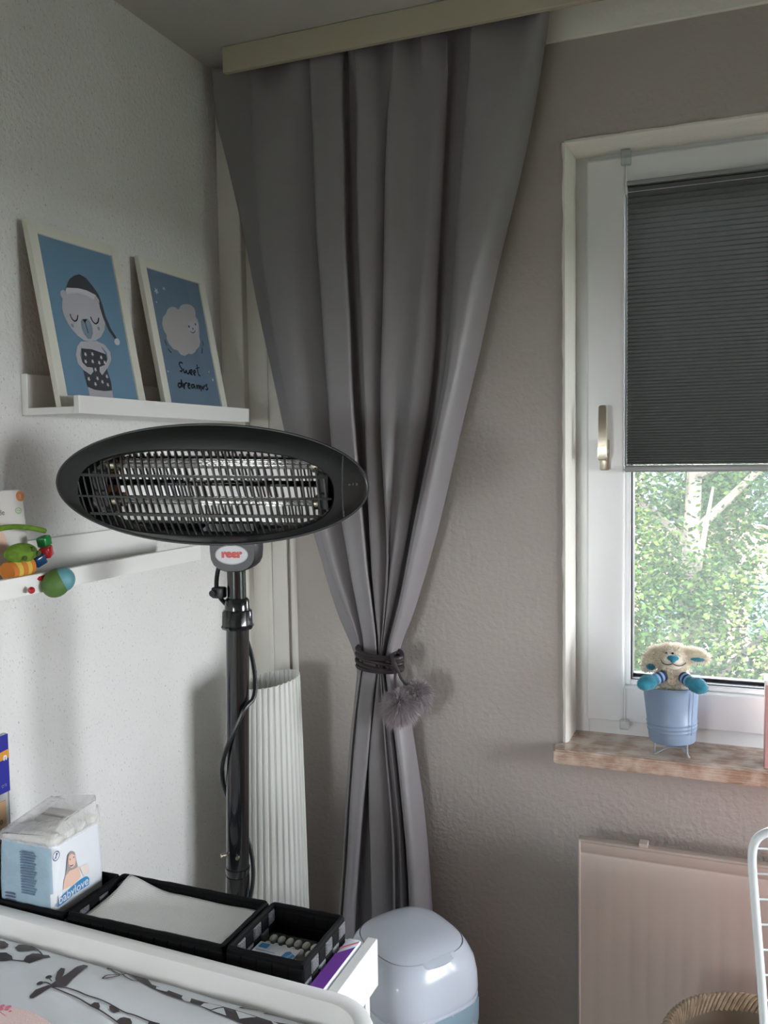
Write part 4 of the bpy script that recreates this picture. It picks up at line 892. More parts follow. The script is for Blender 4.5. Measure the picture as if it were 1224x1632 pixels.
# muslin cloths
M_muslin = mat('white_muslin', (232, 233, 230), .95, bump=0)
_nt = M_muslin.node_tree; _p = _nt.nodes['Principled BSDF']; _co = _nt.nodes.new('ShaderNodeTexCoord'); _w1 = _nt.nodes.new('ShaderNodeTexWave'); _w2 = _nt.nodes.new('ShaderNodeTexWave'); _w1.bands_direction = 'X'; _w2.bands_direction = 'Y'
for _w in (_w1, _w2): _w.inputs['Scale'].default_value = 85; _w.inputs['Distortion'].default_value = 1.2; _w.inputs['Detail Scale'].default_value = 4; _nt.links.new(_co.outputs['Object'], _w.inputs['Vector'])
_ad = _nt.nodes.new('ShaderNodeMath'); _ad.operation = 'MULTIPLY'; _nt.links.new(_w1.outputs['Fac'], _ad.inputs[0]); _nt.links.new(_w2.outputs['Fac'], _ad.inputs[1])
_bn = _nt.nodes.new('ShaderNodeBump'); _bn.inputs['Strength'].default_value = .55; _bn.inputs['Distance'].default_value = .0012; _nt.links.new(_ad.outputs[0], _bn.inputs['Height']); _nt.links.new(_bn.outputs[0], _p.inputs['Normal'])
def cloth_layer(name, label, z, x0, x1, y0, y1, lift, seed, edge=True):
    b = B(); nx, ny = 44, 26; G = []
    for i in range(nx+1):
        G.append([])
        for j in range(ny+1):
            s = i/nx; v = j/ny; x = lerp(x0, x1, s); y = lerp(y0, y1, v)
            x += .014*(v-.5)*lift
            zz = z+lift*(.016*math.exp(-((s-.0)/.18)**2)*v+.002*math.exp(-((s-1)/.10)**2)+.010*math.exp(-((v-1)/.2)**2)*(1-s*.5))+.0015*mnoise.noise(Vector((s*5, v*5, seed)))
            G[-1].append(Vector((x, y, zz)))
    V = [[b.verts.new(p) for p in r] for r in G]
    for i in range(nx):
        for j in range(ny): b.faces.new((V[i][j], V[i+1][j], V[i+1][j+1], V[i][j+1]))
    if edge:   # folded right edge: the layer rolls under
        R = [V[nx]]
        for k in range(1, 9):
            a = PI*k/8; R.append([b.verts.new(G[nx][j]+Vector((.0045*math.sin(a), 0, -.0045*(1-math.cos(a))))) for j in range(ny+1)])
        R.append([b.verts.new(G[nx][j]+Vector((-.03, 0, -.0105))) for j in range(ny+1)])
        for k in range(len(R)-1):
            for j in range(ny): b.faces.new((R[k][j], R[k+1][j], R[k+1][j+1], R[k][j+1]))
    o = part(name, b, M_muslin, None, smooth=True, org=((x0+x1)/2, (y0+y1)/2, z), angle=80)
    s_ = o.modifiers.new('cloth thickness', 'SOLIDIFY'); s_.thickness = .0012; s_.offset = -1
    tag(o, label, 'cloth', 'muslin cloths in the long basket'); return o
for k in range(4): cloth_layer('muslin_cloth', ['bottom folded white muslin cloth in the long black basket', 'white muslin cloth second from the bottom in the long black basket', 'white muslin cloth just under the top one in the long black basket', 'top white muslin cloth with waffle weave in the long black basket'][k], .832+.0105*k, .224+.002*k, (.470, .4665, .472, .462)[k], -.839, -.724, .9, 11+k)
# cotton-bud box
t = thing('cotton_bud_box', 'clear lidded box of cotton buds with blue and white label', 'box', (.541, -.788, .8212))
CX = Matrix.Translation((.544, -.776, .8262)) @ Matrix.Rotation(math.radians(-2), 4, 'Z')
b = B(); box(b, -.047, .047, -.040, .040, 0, .024, .003); part('clear_case', b, M_clear, t, smooth=True, xf=CX)
b = B()
for i in range(6):
    q = (-.036+i*.0135, .024, .0225); bmesh.ops.create_icosphere(b, subdivisions=2, radius=.0058, matrix=CX @ Matrix.Translation(q) @ Matrix.Diagonal((.9, 1.5, .9, 1)))
    q = (-.036+i*.0135, .006, .0225); bmesh.ops.create_icosphere(b, subdivisions=2, radius=.0052, matrix=CX @ Matrix.Translation(q) @ Matrix.Diagonal((.9, 1.4, .9, 1)))
part('cotton_buds', b, M_muslin, t, smooth=True, kind='stuff')
b = B(); box(b, -.045, .020, -.039, .004, .0262, .0272, 0, mi=0)
poly(b, [(-.041, -.010), (-.027, -.010), (-.027, .001), (-.041, .001)], .0276, 1)
for k in range(4): poly(b, [(-.041, -.017-.006*k), (-.010+.006*(k % 2), -.017-.006*k), (-.010+.006*(k % 2), -.0155-.006*k), (-.041, -.0155-.006*k)], .0276, 2)
poly(b, [(.000, -.036), (.012, -.038), (.020, -.012), (.008, -.004), (.003, -.008)], .0276, 3); addtext(b, 'babylove', .0085, (.009, -.036), 0, z=.0279, rot=math.radians(75)); poly(b, [(.016, -.039), (.040, -.039), (.038, -.022), (.024, -.018)], .0276, 4)
M_skin = mat('printed_skin', (226, 190, 172), .4); M_labelblue = mat('label_blue', (64, 140, 196), .4); M_labeltext = mat('label_text', (130, 150, 175), .4)
part('printed_label', b, [M_packside, M_labelblue, M_labeltext, M_labelblue, M_skin], t, xf=CX)

# ------------------------------------------------------------------ packet of nappies
t = thing('nappy_packet', 'blue and white nappy packet with a torn open clear top', 'packet', (.115, -.78, .821))
PX0, PX1, PY0, PY1, PZ0, PZ1 = .080, .189, -.838, -.728, .821, .972
b = B()
def puff(z, g): return [Vector((x, y, z+.004*mnoise.noise(Vector((x*40, y*40, 2))))) for x, y in rr(PX0-g, PX1+g, PY0-g, PY1+g, .014, 5)]
loops(b, [puff(PZ0, -.006), puff(PZ0+.008, -.001), puff(.855, .0015), puff(.90, .002), puff(.95, .0005), puff(PZ1, -.001)], cap0=True)
for f in b.faces:
    n = f.normal; f.normal_update(); f.material_index = 1 if f.normal.x > .45 else 0
part('printed_wrap', b, [M_packblue, M_packside], t, smooth=True, angle=80)
b = B()
for k in range(4): box(b, PX0+.004, PX1-.004, PY0+.005+k*.026, PY0+.029+k*.026, .825, .980+.006*rnd.random(), .006)
part('nappies', b, M_nappy, t, smooth=True)
b = B(); NN = 72; rg = []
for i, (z, g) in enumerate(((.970, .0), (.978, .001), (.986, -.001), (.992, -.004), (.998, -.012), (1.001, -.022), (.994, -.034))):
    base = rr(PX0+max(0, -g)-.001, PX1-max(0, -g)*.25+.001, PY0+max(0, -g)*1.2-.001, PY1-max(0, -g)*.2+.001, .012, 5); ring = []
    for k, (x, y) in enumerate(base):
        jj = mnoise.noise(Vector((x*55, y*55, i*.9)))*.0085*min(1, i/2)
        ring.append(Vector((x+jj, y+jj*.7, z+.010*((x-PX0)/(PX1-PX0))*min(1, i/3)-.016*(1-(y-PY0)/(PY1-PY0))*(1-(x-PX0)/(PX1-PX0)*.3)*min(1, i/5)+jj)))
    rg.append(ring)
loops(b, rg)
part('clear_film_top', b, M_film, t, smooth=True, angle=60)
xfS = planexf((PX1+.0025, -.85, .80), (0, 1, 0), (0, 0, 1)); b = B()
poly(b, mm(ART['k_band']), .0002, 0); poly(b, mm(ART['k_hood']), .0003, 1); poly(b, mm(ART['k_body']), .0004, 2); poly(b, mm(ART['k_face']), .0005, 2); stroke(b, mm(ART['k_smile']), .0015, .0007, 3)
fc = mm(ART['k_face']); cxx = sum(p[0] for p in fc)/len(fc); cyy = sum(p[1] for p in fc)/len(fc)
disc(b, (cxx-.004, cyy+.004), .0011, .0007, 3); disc(b, (cxx+.004, cyy+.004), .0011, .0007, 3)
poly(b, mm(ART['k_hands']), .0002, 5)
q = mm(ART['k_sym'])[0]; NN = 24
for k in range(NN):
    a0, a1 = 2*PI*k/NN, 2*PI*(k+1)/NN; poly(b, [(q[0]+.0075*math.cos(a0), q[1]+.0075*math.sin(a0)), (q[0]+.0075*math.cos(a1), q[1]+.0075*math.sin(a1)), (q[0]+.0063*math.cos(a1), q[1]+.0063*math.sin(a1)), (q[0]+.0063*math.cos(a0), q[1]+.0063*math.sin(a0))], .0004, 3)
stroke(b, [(q[0]-.005, q[1]-.004), (q[0]+.005, q[1]+.004)], .0013, .0005, 3); disc(b, (q[0]+.001, q[1]+.003), .0015, .0005, 3); stroke(b, [(q[0], q[1]+.002), (q[0]-.001, q[1]-.004)], .0025, .0005, 3)
addtext(b, 'babylove', .0185, (.016, .0835), 4, z=.0007, bold=.0002, rot=math.radians(2))
part('side_print', b, [M_labelblue, mat('hood_grey', (158, 148, 146), .5), M_skin, M_navy, M_packside, mat('pale_peach', (226, 214, 208), .5)], t, xf=xfS)
xfF = planexf((.193, PY0-.0028, .80), (1, 0, 0), (0, 0, 1)); b = B()
M_barcode = mat('barcode_purple', (96, 100, 130), .5); M_textblock = mat('text_block', (98, 122, 148), .4)
for k in range(16): 
    L_ = .030*(.85+.15*((k*7) % 3)/2); poly(b, [(-.066, .094+.0042*k), (-.066+L_, .094+.0042*k), (-.066+L_, .0965+.0042*k), (-.066, .0965+.0042*k)], .0003, 0)
for k in range(3): poly(b, [(-.098, .078+.005*k), (-.078, .078+.005*k), (-.078, .0808+.005*k), (-.098, .0808+.005*k)], .0003, 1)
part('front_print', b, [M_textblock, M_barcode], t, xf=xfF)

# ------------------------------------------------------------------ plaster bag and brown box at the picture's left edge
t = thing('plaster_packet', 'blue topped packet of sticking plasters leaning on the wall', 'packet', (.03, -.82, .94))
b = B(); box(b, .020, .029, -.92, -.757, .90, 1.106, .003); part('packet_film', b, M_clear, t, smooth=True)
b = B(); box(b, .0285, .0312, -.92, -.758, 1.010, 1.105, .001, mi=0); xfB = planexf((.0315, -.757, 1.0), (0, 1, 0), (0, 0, 1)); tb_ = bmesh.new()
poly(tb_, [(-.10, .058), (-.0015, .066), (-.0015, .080), (-.10, .072)], .0002, 1); addtext(tb_, 'n', .016, (-.014, .064), 2, z=.0004, bold=.0006); addtext(tb_, 'tra', .010, (-.020, .020), 3, z=.0004, rot=.1); tb_.transform(xfB); join(b, tb_)
part('header_card', b, [mat('royal_blue', (44, 48, 148), .35), mat('orange_print', (214, 150, 60), .4), M_packside, M_labeltext], t)
b = B(); box(b, .0285, .0305, -.80, -.7675, .86, .998, .0008, mi=0)
xfB2 = planexf((.0308, -.80, .86), (0, 1, 0), (0, 0, 1)); tb_ = bmesh.new()
for s_, y_ in (('60', .100), ('40', .084), ('10', .068)): addtext(tb_, s_, .012, (.012, y_), 1, z=.0002, rot=.1)
tb_.transform(xfB2); join(b, tb_); part('plaster_strip', b, [mat('plaster_beige', (198, 160, 122), .7), M_dark], t)
t = thing('brown_box', 'brown wooden box at the left end behind the nappy packet', 'box', (.045, -.80, .821))
b = B(); box(b, .030, .060, -.838, -.778, .821, .935, .003); part('box_body', b, mat('brown_wood', (120, 88, 66), .6, vary=.3, stretch=(1, 1, 8)), t)
b = B(); box(b, .0295, .0605, -.8385, -.7775, .920, .926, .001); part('box_lid_seam', b, M_dark, t)

# ------------------------------------------------------------------ baby toy on the lower ledge
t = thing('toy_rattle', 'colourful green rattle toy with plastic cubes, mounted on a card', 'toy', (.070, -.77, 1.354))
b = B(); cxf = planexf((.058, -.93, 1.354), (.02, 1, 0), (-.10, 0, 1)); box(b, 0, .205, 0, .146, 0, .0012, mi=0)
disc(b, (.200, .136), .0085, .0016, 1, n=28); addtext(b, '3', .009, (.1975, .1325), 0, z=.0019); disc(b, (.193, .113), .0072, .0016, 2, n=24, ry=.005); disc(b, (.193, .113), .0058, .0018, 0, n=24, ry=.0037); stroke(b, [(.188, .112), (.191, .114), (.195, .112), (.198, .114)], .001, .0021, 2)
addtext(b, 'rattle', .0125, (.137, .108), 3, z=.0016); disc(b, (.148, .066), .014, .0016, 4, n=20, ry=.018); addtext(b, 'baby', .0125, (.134, .124), 3, z=.0016)
part('backing_card', b, [M_paper, mat('orange_sticker', (214, 138, 84), .4), mat('soft_green', (150, 184, 130), .5), M_dark, M_skin], t, xf=cxf)
M_tgreen = mat('translucent_green', (30, 150, 74), .12, trans=.3, coat=.5); M_tred = mat('translucent_red', (196, 30, 42), .12, trans=.3, coat=.5); M_tblue = mat('translucent_blue', (28, 74, 124), .12, trans=.3, coat=.5)
M_lime = mat('lime_plush', (112, 150, 44), .85, vary=.4, vscale=60); M_ltblue = mat('pale_teal_ball', (96, 150, 160), .5); M_olive = mat('green_ball', (78, 112, 50), .6); M_oran = mat('orange_stripe', (206, 124, 50), .85); M_yel = mat('yellow_stripe', (214, 184, 84), .85)
b = B(); tube(b, [(.086, -.822+.105*k/12, 1.427+.018*math.sin(PI*(.35+.55*k/12))) for k in range(13)], .0042, n=10); part('handle_loop', b, M_lime, t, smooth=True)
for c_, r_, m_, nm in (((.094, -.728, 1.417), .0085, M_tgreen, 'green_cube'), ((.104, -.735, 1.401), .0088, M_tred, 'red_cube'), ((.100, -.748, 1.389), .0085, M_tblue, 'blue_cube')):
    b = B(); xf = Matrix.Translation(c_) @ Matrix.Rotation(rnd.uniform(.2, .9), 4, 'X') @ Matrix.Rotation(rnd.uniform(-.4, .4), 4, 'Z')
    box(b, -r_, r_, -r_*1.15, r_*1.15, -r_, r_, .003, 3, xf=xf); part('clear_cube', b, m_, t, smooth=True, label=nm.replace('_', ' ').replace('cube', 'plastic cube'))
b = B(); bmesh.ops.create_uvsphere(b, u_segments=24, v_segments=16, radius=1, matrix=Matrix.Translation((.100, -.785, 1.404)) @ Matrix.Diagonal((.018, .030, .016, 1))); part('head', b, M_lime, t, smooth=True)
b = B()
for q in ((.117, -.777, 1.410), (.117, -.795, 1.398), (.1165, -.765, 1.403)): cyl(b, q, (q[0]+.0015, q[1], q[2]), .004, n=12)
part('embroidered_spots', b, mat('dark_olive', (66, 84, 30), .8), t)
for k in range(5):
    b = B(); y0 = -.812+k*.009; cyl(b, (.098, y0, 1.378+.001*k), (.098, y0+.009, 1.379+.001*k), .0165-.0008*abs(k-2), n=20); part('striped_segment', b, M_oran if k % 2 == 0 else M_yel, t, smooth=True, label='orange segment' if k % 2 == 0 else 'yellow segment')
b = B(); tube(b, [(.108, -.815, 1.352), (.112, -.79, 1.362), (.118, -.765, 1.364), (.120, -.745, 1.36)], .0055, n=10, smoothpath=1); part('red_arm', b, M_tred, t, smooth=True)
b = B(); bmesh.ops.create_uvsphere(b, u_segments=12, v_segments=8, radius=.0055, matrix=Matrix.Translation((.132, -.800, 1.350))); part('red_bead', b, M_tred, t, smooth=True)
bx = Matrix.Translation((.134, -.748, 1.354)) @ Matrix.Rotation(.5, 4, 'X')
b = B(); bmesh.ops.create_uvsphere(b, u_segments=28, v_segments=18, radius=1, matrix=bx @ Matrix.Diagonal((.020, .026, .0215, 1))); part('soft_ball', b, M_olive, t, smooth=True)
b = B(); bmesh.ops.create_uvsphere(b, u_segments=28, v_segments=18, radius=1, matrix=bx @ Matrix.Translation((.0065, .0085, .0005)) @ Matrix.Diagonal((.0180, .0195, .0195, 1))); part('ball_patch', b, M_ltblue, t, smooth=True)

# ------------------------------------------------------------------ nappy bin
BXc, BYc = .563, -.323; BA = math.radians(-35)
bn = thing('nappy_bin', 'glossy white nappy bin with a rounded lid in front of the curtain', 'bin', (BXc, BYc, 0))
def sq(r, z, n=80, p=3.3, tilt=0):
    out = []
    for k in range(n):
        a = 2*PI*k/n; cc, ss = math.cos(a), math.sin(a); q = (abs(cc)**p+abs(ss)**p)**(-1/p); x = r*q*cc; y = r*q*ss
        out.append(Vector((BXc+x*math.cos(BA)-y*math.sin(BA), BYc+x*math.sin(BA)+y*math.cos(BA), z+tilt*x)))
    return out
b = B(); loops(b, [sq(.100, 0), sq(.104, .004), sq(.108, .30), sq(.110, .536), sq(.109, .541), sq(.105, .542)], cap0=True); part('bin_body', b, M_bin, bn, smooth=True)
b = B(); TL = -.05
loops(b, [sq(.103, .528), sq(.1085, .544), sq(.1100, .553), sq(.1085, .583, tilt=TL*.3), sq(.104, .608, tilt=TL*.6), sq(.097, .627, tilt=TL, p=3.0), sq(.0900, .638, tilt=TL, p=2.9), sq(.0885, .6396, tilt=TL, p=2.9)])
part('lid_collar', b, M_bin, bn, smooth=True)
b = B(); loops(b, [sq(.0870, .636, tilt=TL, p=2.9), sq(.0868, .6405, tilt=TL, p=2.9), sq(.080, .6465, tilt=TL, p=2.8), sq(.065, .6525, tilt=TL, p=2.6), sq(.045, .656, tilt=TL, p=2.3), sq(.02, .6575, tilt=TL, p=2)], cap1=True)
fl = part('lid_flap', b, M_bin, bn, smooth=True)
b = B(); fx = Vector((math.cos(BA), math.sin(BA), 0)); fy = Vector((-math.sin(BA), math.cos(BA), 0)); c0 = Vector((BXc, BYc, 0)); rws = []
for i in range(17):
    s = (i-8)/8*.036; d = .013*math.sqrt(max(0, 1-(s/.0362)**2)); e = .0858
    rws.append([b.verts.new(c0+fx*e+fy*s+Vector((0, 0, .6380))), b.verts.new(c0+fx*(e+d)+fy*s+Vector((0, 0, .6305))), b.verts.new(c0+fx*(e+d*.9)+fy*s+Vector((0, 0, .6265))), b.verts.new(c0+fx*(e-.003)+fy*s+Vector((0, 0, .6290)))])
for i in range(16):
    for k in range(4): b.faces.new((rws[i][k], rws[i+1][k], rws[i+1][(k+1) % 4], rws[i][(k+1) % 4]))
bmesh.ops.recalc_face_normals(b, faces=b.faces); part('finger_lip', b, M_bin, fl, smooth=True)
def bodypt(s, z, off=.0009):   # s: arc distance along the wall of the bin from its front, in metres
    a = s/.118; cc, ss = math.cos(a), math.sin(a); p = 3.3; q = (abs(cc)**p+abs(ss)**p)**(-1/p); r = lerp(.104, .110, z/.53)+off
    x = r*q*cc; y = r*q*ss; return Vector((BXc+x*math.cos(BA)-y*math.sin(BA), BYc+x*math.sin(BA)+y*math.cos(BA), z))
def decal(bm, pts, mi=0, off=.0009, rings=5):
    cx = sum(p[0] for p in pts)/len(pts); cz = sum(p[1] for p in pts)/len(pts); R = []
    for i in range(1, rings+1):
        t_ = i/rings; R.append([bm.verts.new(bodypt(lerp(cx, x, t_), min(.537, lerp(cz, z, t_)), off)) for x, z in pts])
    bm.faces.new(R[0]).material_index = mi
    for i in range(rings-1):
        for k in range(len(pts)): bm.faces.new((R[i][k], R[i][(k+1) % len(pts)], R[i+1][(k+1) % len(pts)], R[i+1][k])).material_index = mi
b = B()
for i, (s, z, r_) in enumerate(((-.095, .517, .026), (-.052, .513, .032), (-.008, .520, .026), (.042, .522, .030), (.085, .515, .024), (.13, .52, .028))): decal(b, [(s+r_*math.cos(2*PI*k/24), z+r_*math.sin(2*PI*k/24)) for k in range(24)], 0, .0009+.0001*i)
decal(b, [(.012+.040*(1 if k % 2 else .42)*math.cos(k*PI/5+PI/10), .462+.040*(1 if k % 2 else .42)*math.sin(k*PI/5+PI/10)) for k in range(10)], 1, .0016)
decal(b, [(-.146+.006*(1 if k % 2 else .42)*math.cos(k*PI/5), .517+.006*(1 if k % 2 else .42)*math.sin(k*PI/5)) for k in range(10)], 1, .0013)
def drop(s, z, h=.010):
    pts = [(s+.0038*math.sin(a)*(.55+.45*math.cos(a)*-1), z+h*math.cos(a)) for a in [2*PI*k/16 for k in range(16)]]
    for k in range(16): decal(b, [pts[k], pts[(k+1) % 16], (lerp(s, pts[(k+1) % 16][0], .72), lerp(z, pts[(k+1) % 16][1], .86)), (lerp(s, pts[k][0], .72), lerp(z, pts[k][1], .86))], 2, .0013, 1)
for s, z in ((-.128, .500), (-.114, .506), (-.118, .474), (-.104, .482), (-.132, .470), (-.12, .45), (-.105, .452)): drop(s, z)
bmesh.ops.recalc_face_normals(b, faces=b.faces)
part('printed_clouds', b, [M_binblue, M_gold, M_grey], bn)

# ------------------------------------------------------------------ radiator
rd = thing('radiator', 'flat cream panel radiator under the window', 'radiator', (1.4, -.06, .14))
b = B(); RX0, RX1, RZ0, RZ1, RF = .838, 2.10, .14, .772, -.092
def prof_z(z): return RF+.0028*math.exp(-((z-.744)/.0035)**2)
xs = []; x = RX0+.004
xs = [RX0+.004+k*.0045 for k in range(int((RX1-RX0-.008)/.0045)+1)]
zsR = [RZ0+.004, .30, .50, .70, .738, .742, .744, .746, .750, RZ1-.006]; V = []
for x in xs:
    rib = .0004*(.5+.5*math.cos((x-RX0)/.0333*2*PI))**3
    V.append([b.verts.new((x, prof_z(z)+(rib if z < .735 and x > RX0+.01 else 0), z)) for z in zsR])
for i in range(len(xs)-1):
    for k in range(len(zsR)-1): b.faces.new((V[i][k], V[i+1][k], V[i+1][k+1], V[i][k+1]))
pf = part('front_panel', b, M_rad, rd, smooth=True, angle=60)
for xa in (RX0, RX1-.005): b = B(); box(b, xa, xa+.005, RF-.0012, RF+.02, RZ0, RZ1-.002, .002); part('side_cover', b, M_rad, rd, smooth=True)
b = B(); box(b, RX0, RX1, RF-.0006, RF+.020, RZ1-.007, RZ1, .002); part('top_cover', b, M_rad, rd, smooth=True)
b = B(); box(b, RX0+.004, RX1-.004, RF+.014, RF+.018, RZ0, RZ1-.006); part('back_plate', b, M_rad, rd)
b = B(); box(b, .955, .972, -.0885, -.066, .768, .7785, .001); part('wall_bracket', b, M_rad, rd)
b = B(); box(b, 1.90, 1.92, -.0885, -.066, .768, .7785, .001); part('wall_bracket', b, M_rad, rd)
for x in (.88, 2.06): b = B(); cyl(b, (x, -.080, .0), (x, -.080, .15), .009, n=12); part('supply_pipe', b, M_white, rd, smooth=True)

# ------------------------------------------------------------------ wicker hamper, drying rack
hp = thing('wicker_hamper', 'natural wicker laundry hamper below the radiator, only its woven rim showing', 'basket', (1.165, -.34, 0))
HC = Vector((1.165, -.34, 0)); HR = .135
b = B()
for layer, sg in ((0, 1), (1, -1)):
    for k in range(56):
        a = 2*PI*k/56; pts = []
        for i in range(13):
            z = .06+i*.0425; aa = a+sg*i*.16; r = HR-.012+.02*z/.57+.004*(layer*2-1)+.002*math.sin(i*PI); pts.append(HC+Vector((r*math.cos(aa), r*math.sin(aa), z)))
        tube(b, pts, .0032, n=5, caps=False)
part('woven_wall', b, M_wick, hp, smooth=True, kind='stuff')
b = B()
for k in range(90):
    a = 2*PI*k/90; c1 = HC+Vector((HR*math.cos(a), HR*math.sin(a), .572)); t1 = Vector((-math.sin(a), math.cos(a), 0)); o_ = Vector((math.cos(a), math.sin(a), 0))
    tube(b, [c1+o_*.014-t1*.012-Vector((0, 0, .022)), c1+o_*.008+Vector((0, 0, .006)), c1-o_*.006+t1*.012+Vector((0, 0, .012)), c1-o_*.012+t1*.026-Vector((0, 0, .014))], .0036, n=6, smoothpath=1)
part('braided_rim', b, M_wick, hp, smooth=True, kind='stuff')
b = B(); lathe(b, [(0, 0), (HR-.015, 0), (HR-.012, .05), (HR+.002, .57), (HR-.001, .57), (HR-.018, .06), (0, .05)], HC, 40); part('lining', b, mat('hamper_lining', (160, 150, 132), .9), hp, smooth=True)

rk = thing('drying_rack', 'white folding drying rack with a rounded end frame at right edge', 'drying rack', (1.50, -.60, 0))
b = B(); RK = [(1.176, -.600, .60), (1.170, -.600, .78), (1.160, -.600, .90), (1.1535, -.600, .975), (1.1515, -.600, 1.008), (1.154, -.600, 1.027), (1.163, -.598, 1.038), (1.180, -.594, 1.045), (1.23, -.585, 1.048), (1.60, -.50, 1.052), (1.66, -.486, 1.050), (1.69, -.48, 1.03), (1.72, -.49, .80), (1.73, -.49, .60)]
tube(b, RK, .0058, n=14, smoothpath=3); part('end_frame', b, M_rack, rk, smooth=True)
for k in range(9):
    z = 1.018-k*.0345; f = (1.055-z)/.45; b = B(); xa = 1.1515+max(0, (1.0-z))*.058; cyl(b, (xa, -.600, z), (xa+.55, -.475, z+.004), .0014, n=8); part('wire', b, M_rack, rk, smooth=True)
for (xa, ya, xb, yb_) in ((1.176, -.600, 1.20, -.70), (1.73, -.49, 1.78, -.40)):
    b = B(); tube(b, [(xa, ya, .60), (lerp(xa, xb, .5), lerp(ya, yb_, .5), .30), (xb, yb_, .006)], .008, n=12, smoothpath=1); part('leg', b, M_rack, rk, smooth=True)
def laundry(label, m_, x0, x1, y, z0, z1, sl=.22):
    b = B(); n = 30; r1 = []
    for i in range(n+1):
        x = lerp(x0, x1, i/n); yy = y+(x-x0)*sl; w = .006*math.sin(i*1.1)
        r1.append([b.verts.new((x, yy-.018+w, z0)), b.verts.new((x, yy-.012+w*.6, lerp(z0, z1, .6))), b.verts.new((x, yy-.004, z1)), b.verts.new((x, yy+.004, z1)), b.verts.new((x, yy+.012+w*.6, lerp(z0, z1, .55))), b.verts.new((x, yy+.016+w, z0+.06))])
    for i in range(n):
        for k in range(5): b.faces.new((r1[i][k], r1[i+1][k], r1[i+1][k+1], r1[i][k+1]))
    o = part('laundry', b, m_, None, smooth=True, org=((x0+x1)/2, y, z0)); tag(o, label, 'laundry', None)
laundry('grey garment hanging on the top wires of the drying rack', M_greycloth, 1.178, 1.30, -.585, .985, 1.022)
laundry('black garment hanging below the grey one on the drying rack', M_blackcloth, 1.184, 1.30, -.565, .915, .986)
laundry('large red garment hanging on the drying rack', M_redcloth, 1.27, 1.90, -.40, .55, 1.0, .05)

# ------------------------------------------------------------------ things on the sill
t = thing('pink_box', 'tall dusty pink box at the right end of the sill', 'box', (1.235, -.02, .9375))
b = B(); box(b, 1.181, 1.29, -.038, .018, .9375, 1.108, .0015); part('box_body', b, M_pink_box, t)
b = B(); box(b, 1.1795, 1.2915, -.0395, .0195, 1.100, 1.1095, .0015); part('box_lid', b, M_white, t)
PC = Vector((1.012, -.008, 0)); 
pt = thing('flower_pot', 'pale blue metal pot on a bent wire stand', 'pot', (PC.x, PC.y, .9375))
b = B(); pf_ = [(.0, .968), (.0440, .968), (.0450, .9695), (.0464, .985)]
for k in range(3): z = .990+k*.0075; pf_ += [(.0470+.0006*k, z), (.0484+.0006*k, z+.0022), (.0470+.0006*k, z+.0044)]
pf_ += [(.0505, 1.04), (.0540, 1.078), (.0548, 1.0792), (.0550, 1.0808), (.0540, 1.0815), (.0530, 1.080), (.0500, 1.04), (.046, .99), (.043, .972), (0, .972)]
RM = Matrix.Translation((PC.x, PC.y, .96)) @ Matrix.Rotation(math.radians(-2), 4, 'Y') @ Matrix.Translation((-PC.x, -PC.y, -.96))
lathe(b, pf_, PC, 56); b.transform(RM); bmesh.ops.recalc_face_normals(b, faces=b.faces); part('pot_body', b, M_pot, pt, smooth=True, angle=60)
b = B(); cyl(b, PC+Vector((.037, -.0355, .990)), PC+Vector((.041, -.0395, 1.077)), .0009, n=6); part('seam', b, M_pot, pt)
for k, a0 in enumerate((math.radians(-150), math.radians(-30), math.radians(90))):
    b = B(); a1 = a0+.0; p1 = PC+Vector((.036*math.cos(a0-.12), .036*math.sin(a0-.12), 0)); p2 = PC+Vector((.036*math.cos(a0+.12), .036*math.sin(a0+.12), 0)); foot = PC+Vector((.040*math.cos(a0), .040*math.sin(a0), 0))
    a2 = a0+2*PI/3; q = PC+Vector((.036*math.cos(a2-.12), .036*math.sin(a2-.12), 0)); mid = (foot+q)/2*.6+PC*.4
    tube(b, [p1+Vector((0, 0, .972)), p1+Vector((0, 0, .945)), foot+Vector((0, 0, .9395)), lerp(foot, mid, .5)+Vector((0, 0, .951)), mid+Vector((0, 0, .9575)), lerp(mid, q, .6)+Vector((0, 0, .958)), q+Vector((0, 0, .963)), q+Vector((0, 0, .972))], .0021, n=8, smoothpath=2); part('wire_leg', b, M_wire, pt, smooth=True)

# ------------------------------------------------------------------ plush lamb sitting in the pot
pl = thing('plush_lamb', 'cream plush lamb with teal nose and hooves sitting in the blue pot', 'soft toy', (1.012, -.02, 1.03))
def blob(spheres, name, m_, parent, vox=.0026, label=None, smooth_n=3):
    b = B()
    for c_, r_ in spheres:
        r_ = r_ if isinstance(r_, tuple) else (r_, r_, r_)
        bmesh.ops.create_icosphere(b, subdivisions=3, radius=1, matrix=Matrix.Translation(c_) @ Matrix.Diagonal((*r_, 1)))
    me = bpy.data.meshes.new('t'); b.to_mesh(me); b.free(); o = bpy.data.objects.new('t', me); C.objects.link(o)
    md = o.modifiers.new('r', 'REMESH'); md.mode = 'VOXEL'; md.voxel_size = vox; sm = o.modifiers.new('s', 'SMOOTH'); sm.factor = .5; sm.iterations = smooth_n
    me2 = bpy.data.meshes.new_from_object(o.evaluated_get(bpy.context.evaluated_depsgraph_get())); bpy.data.objects.remove(o)
    b = bmesh.new(); b.from_mesh(me2); b.normal_update(); smp = []
    for f in b.faces: smp.append((f.calc_center_median(), f.normal.copy()))
    return b, smp
X = 1.012
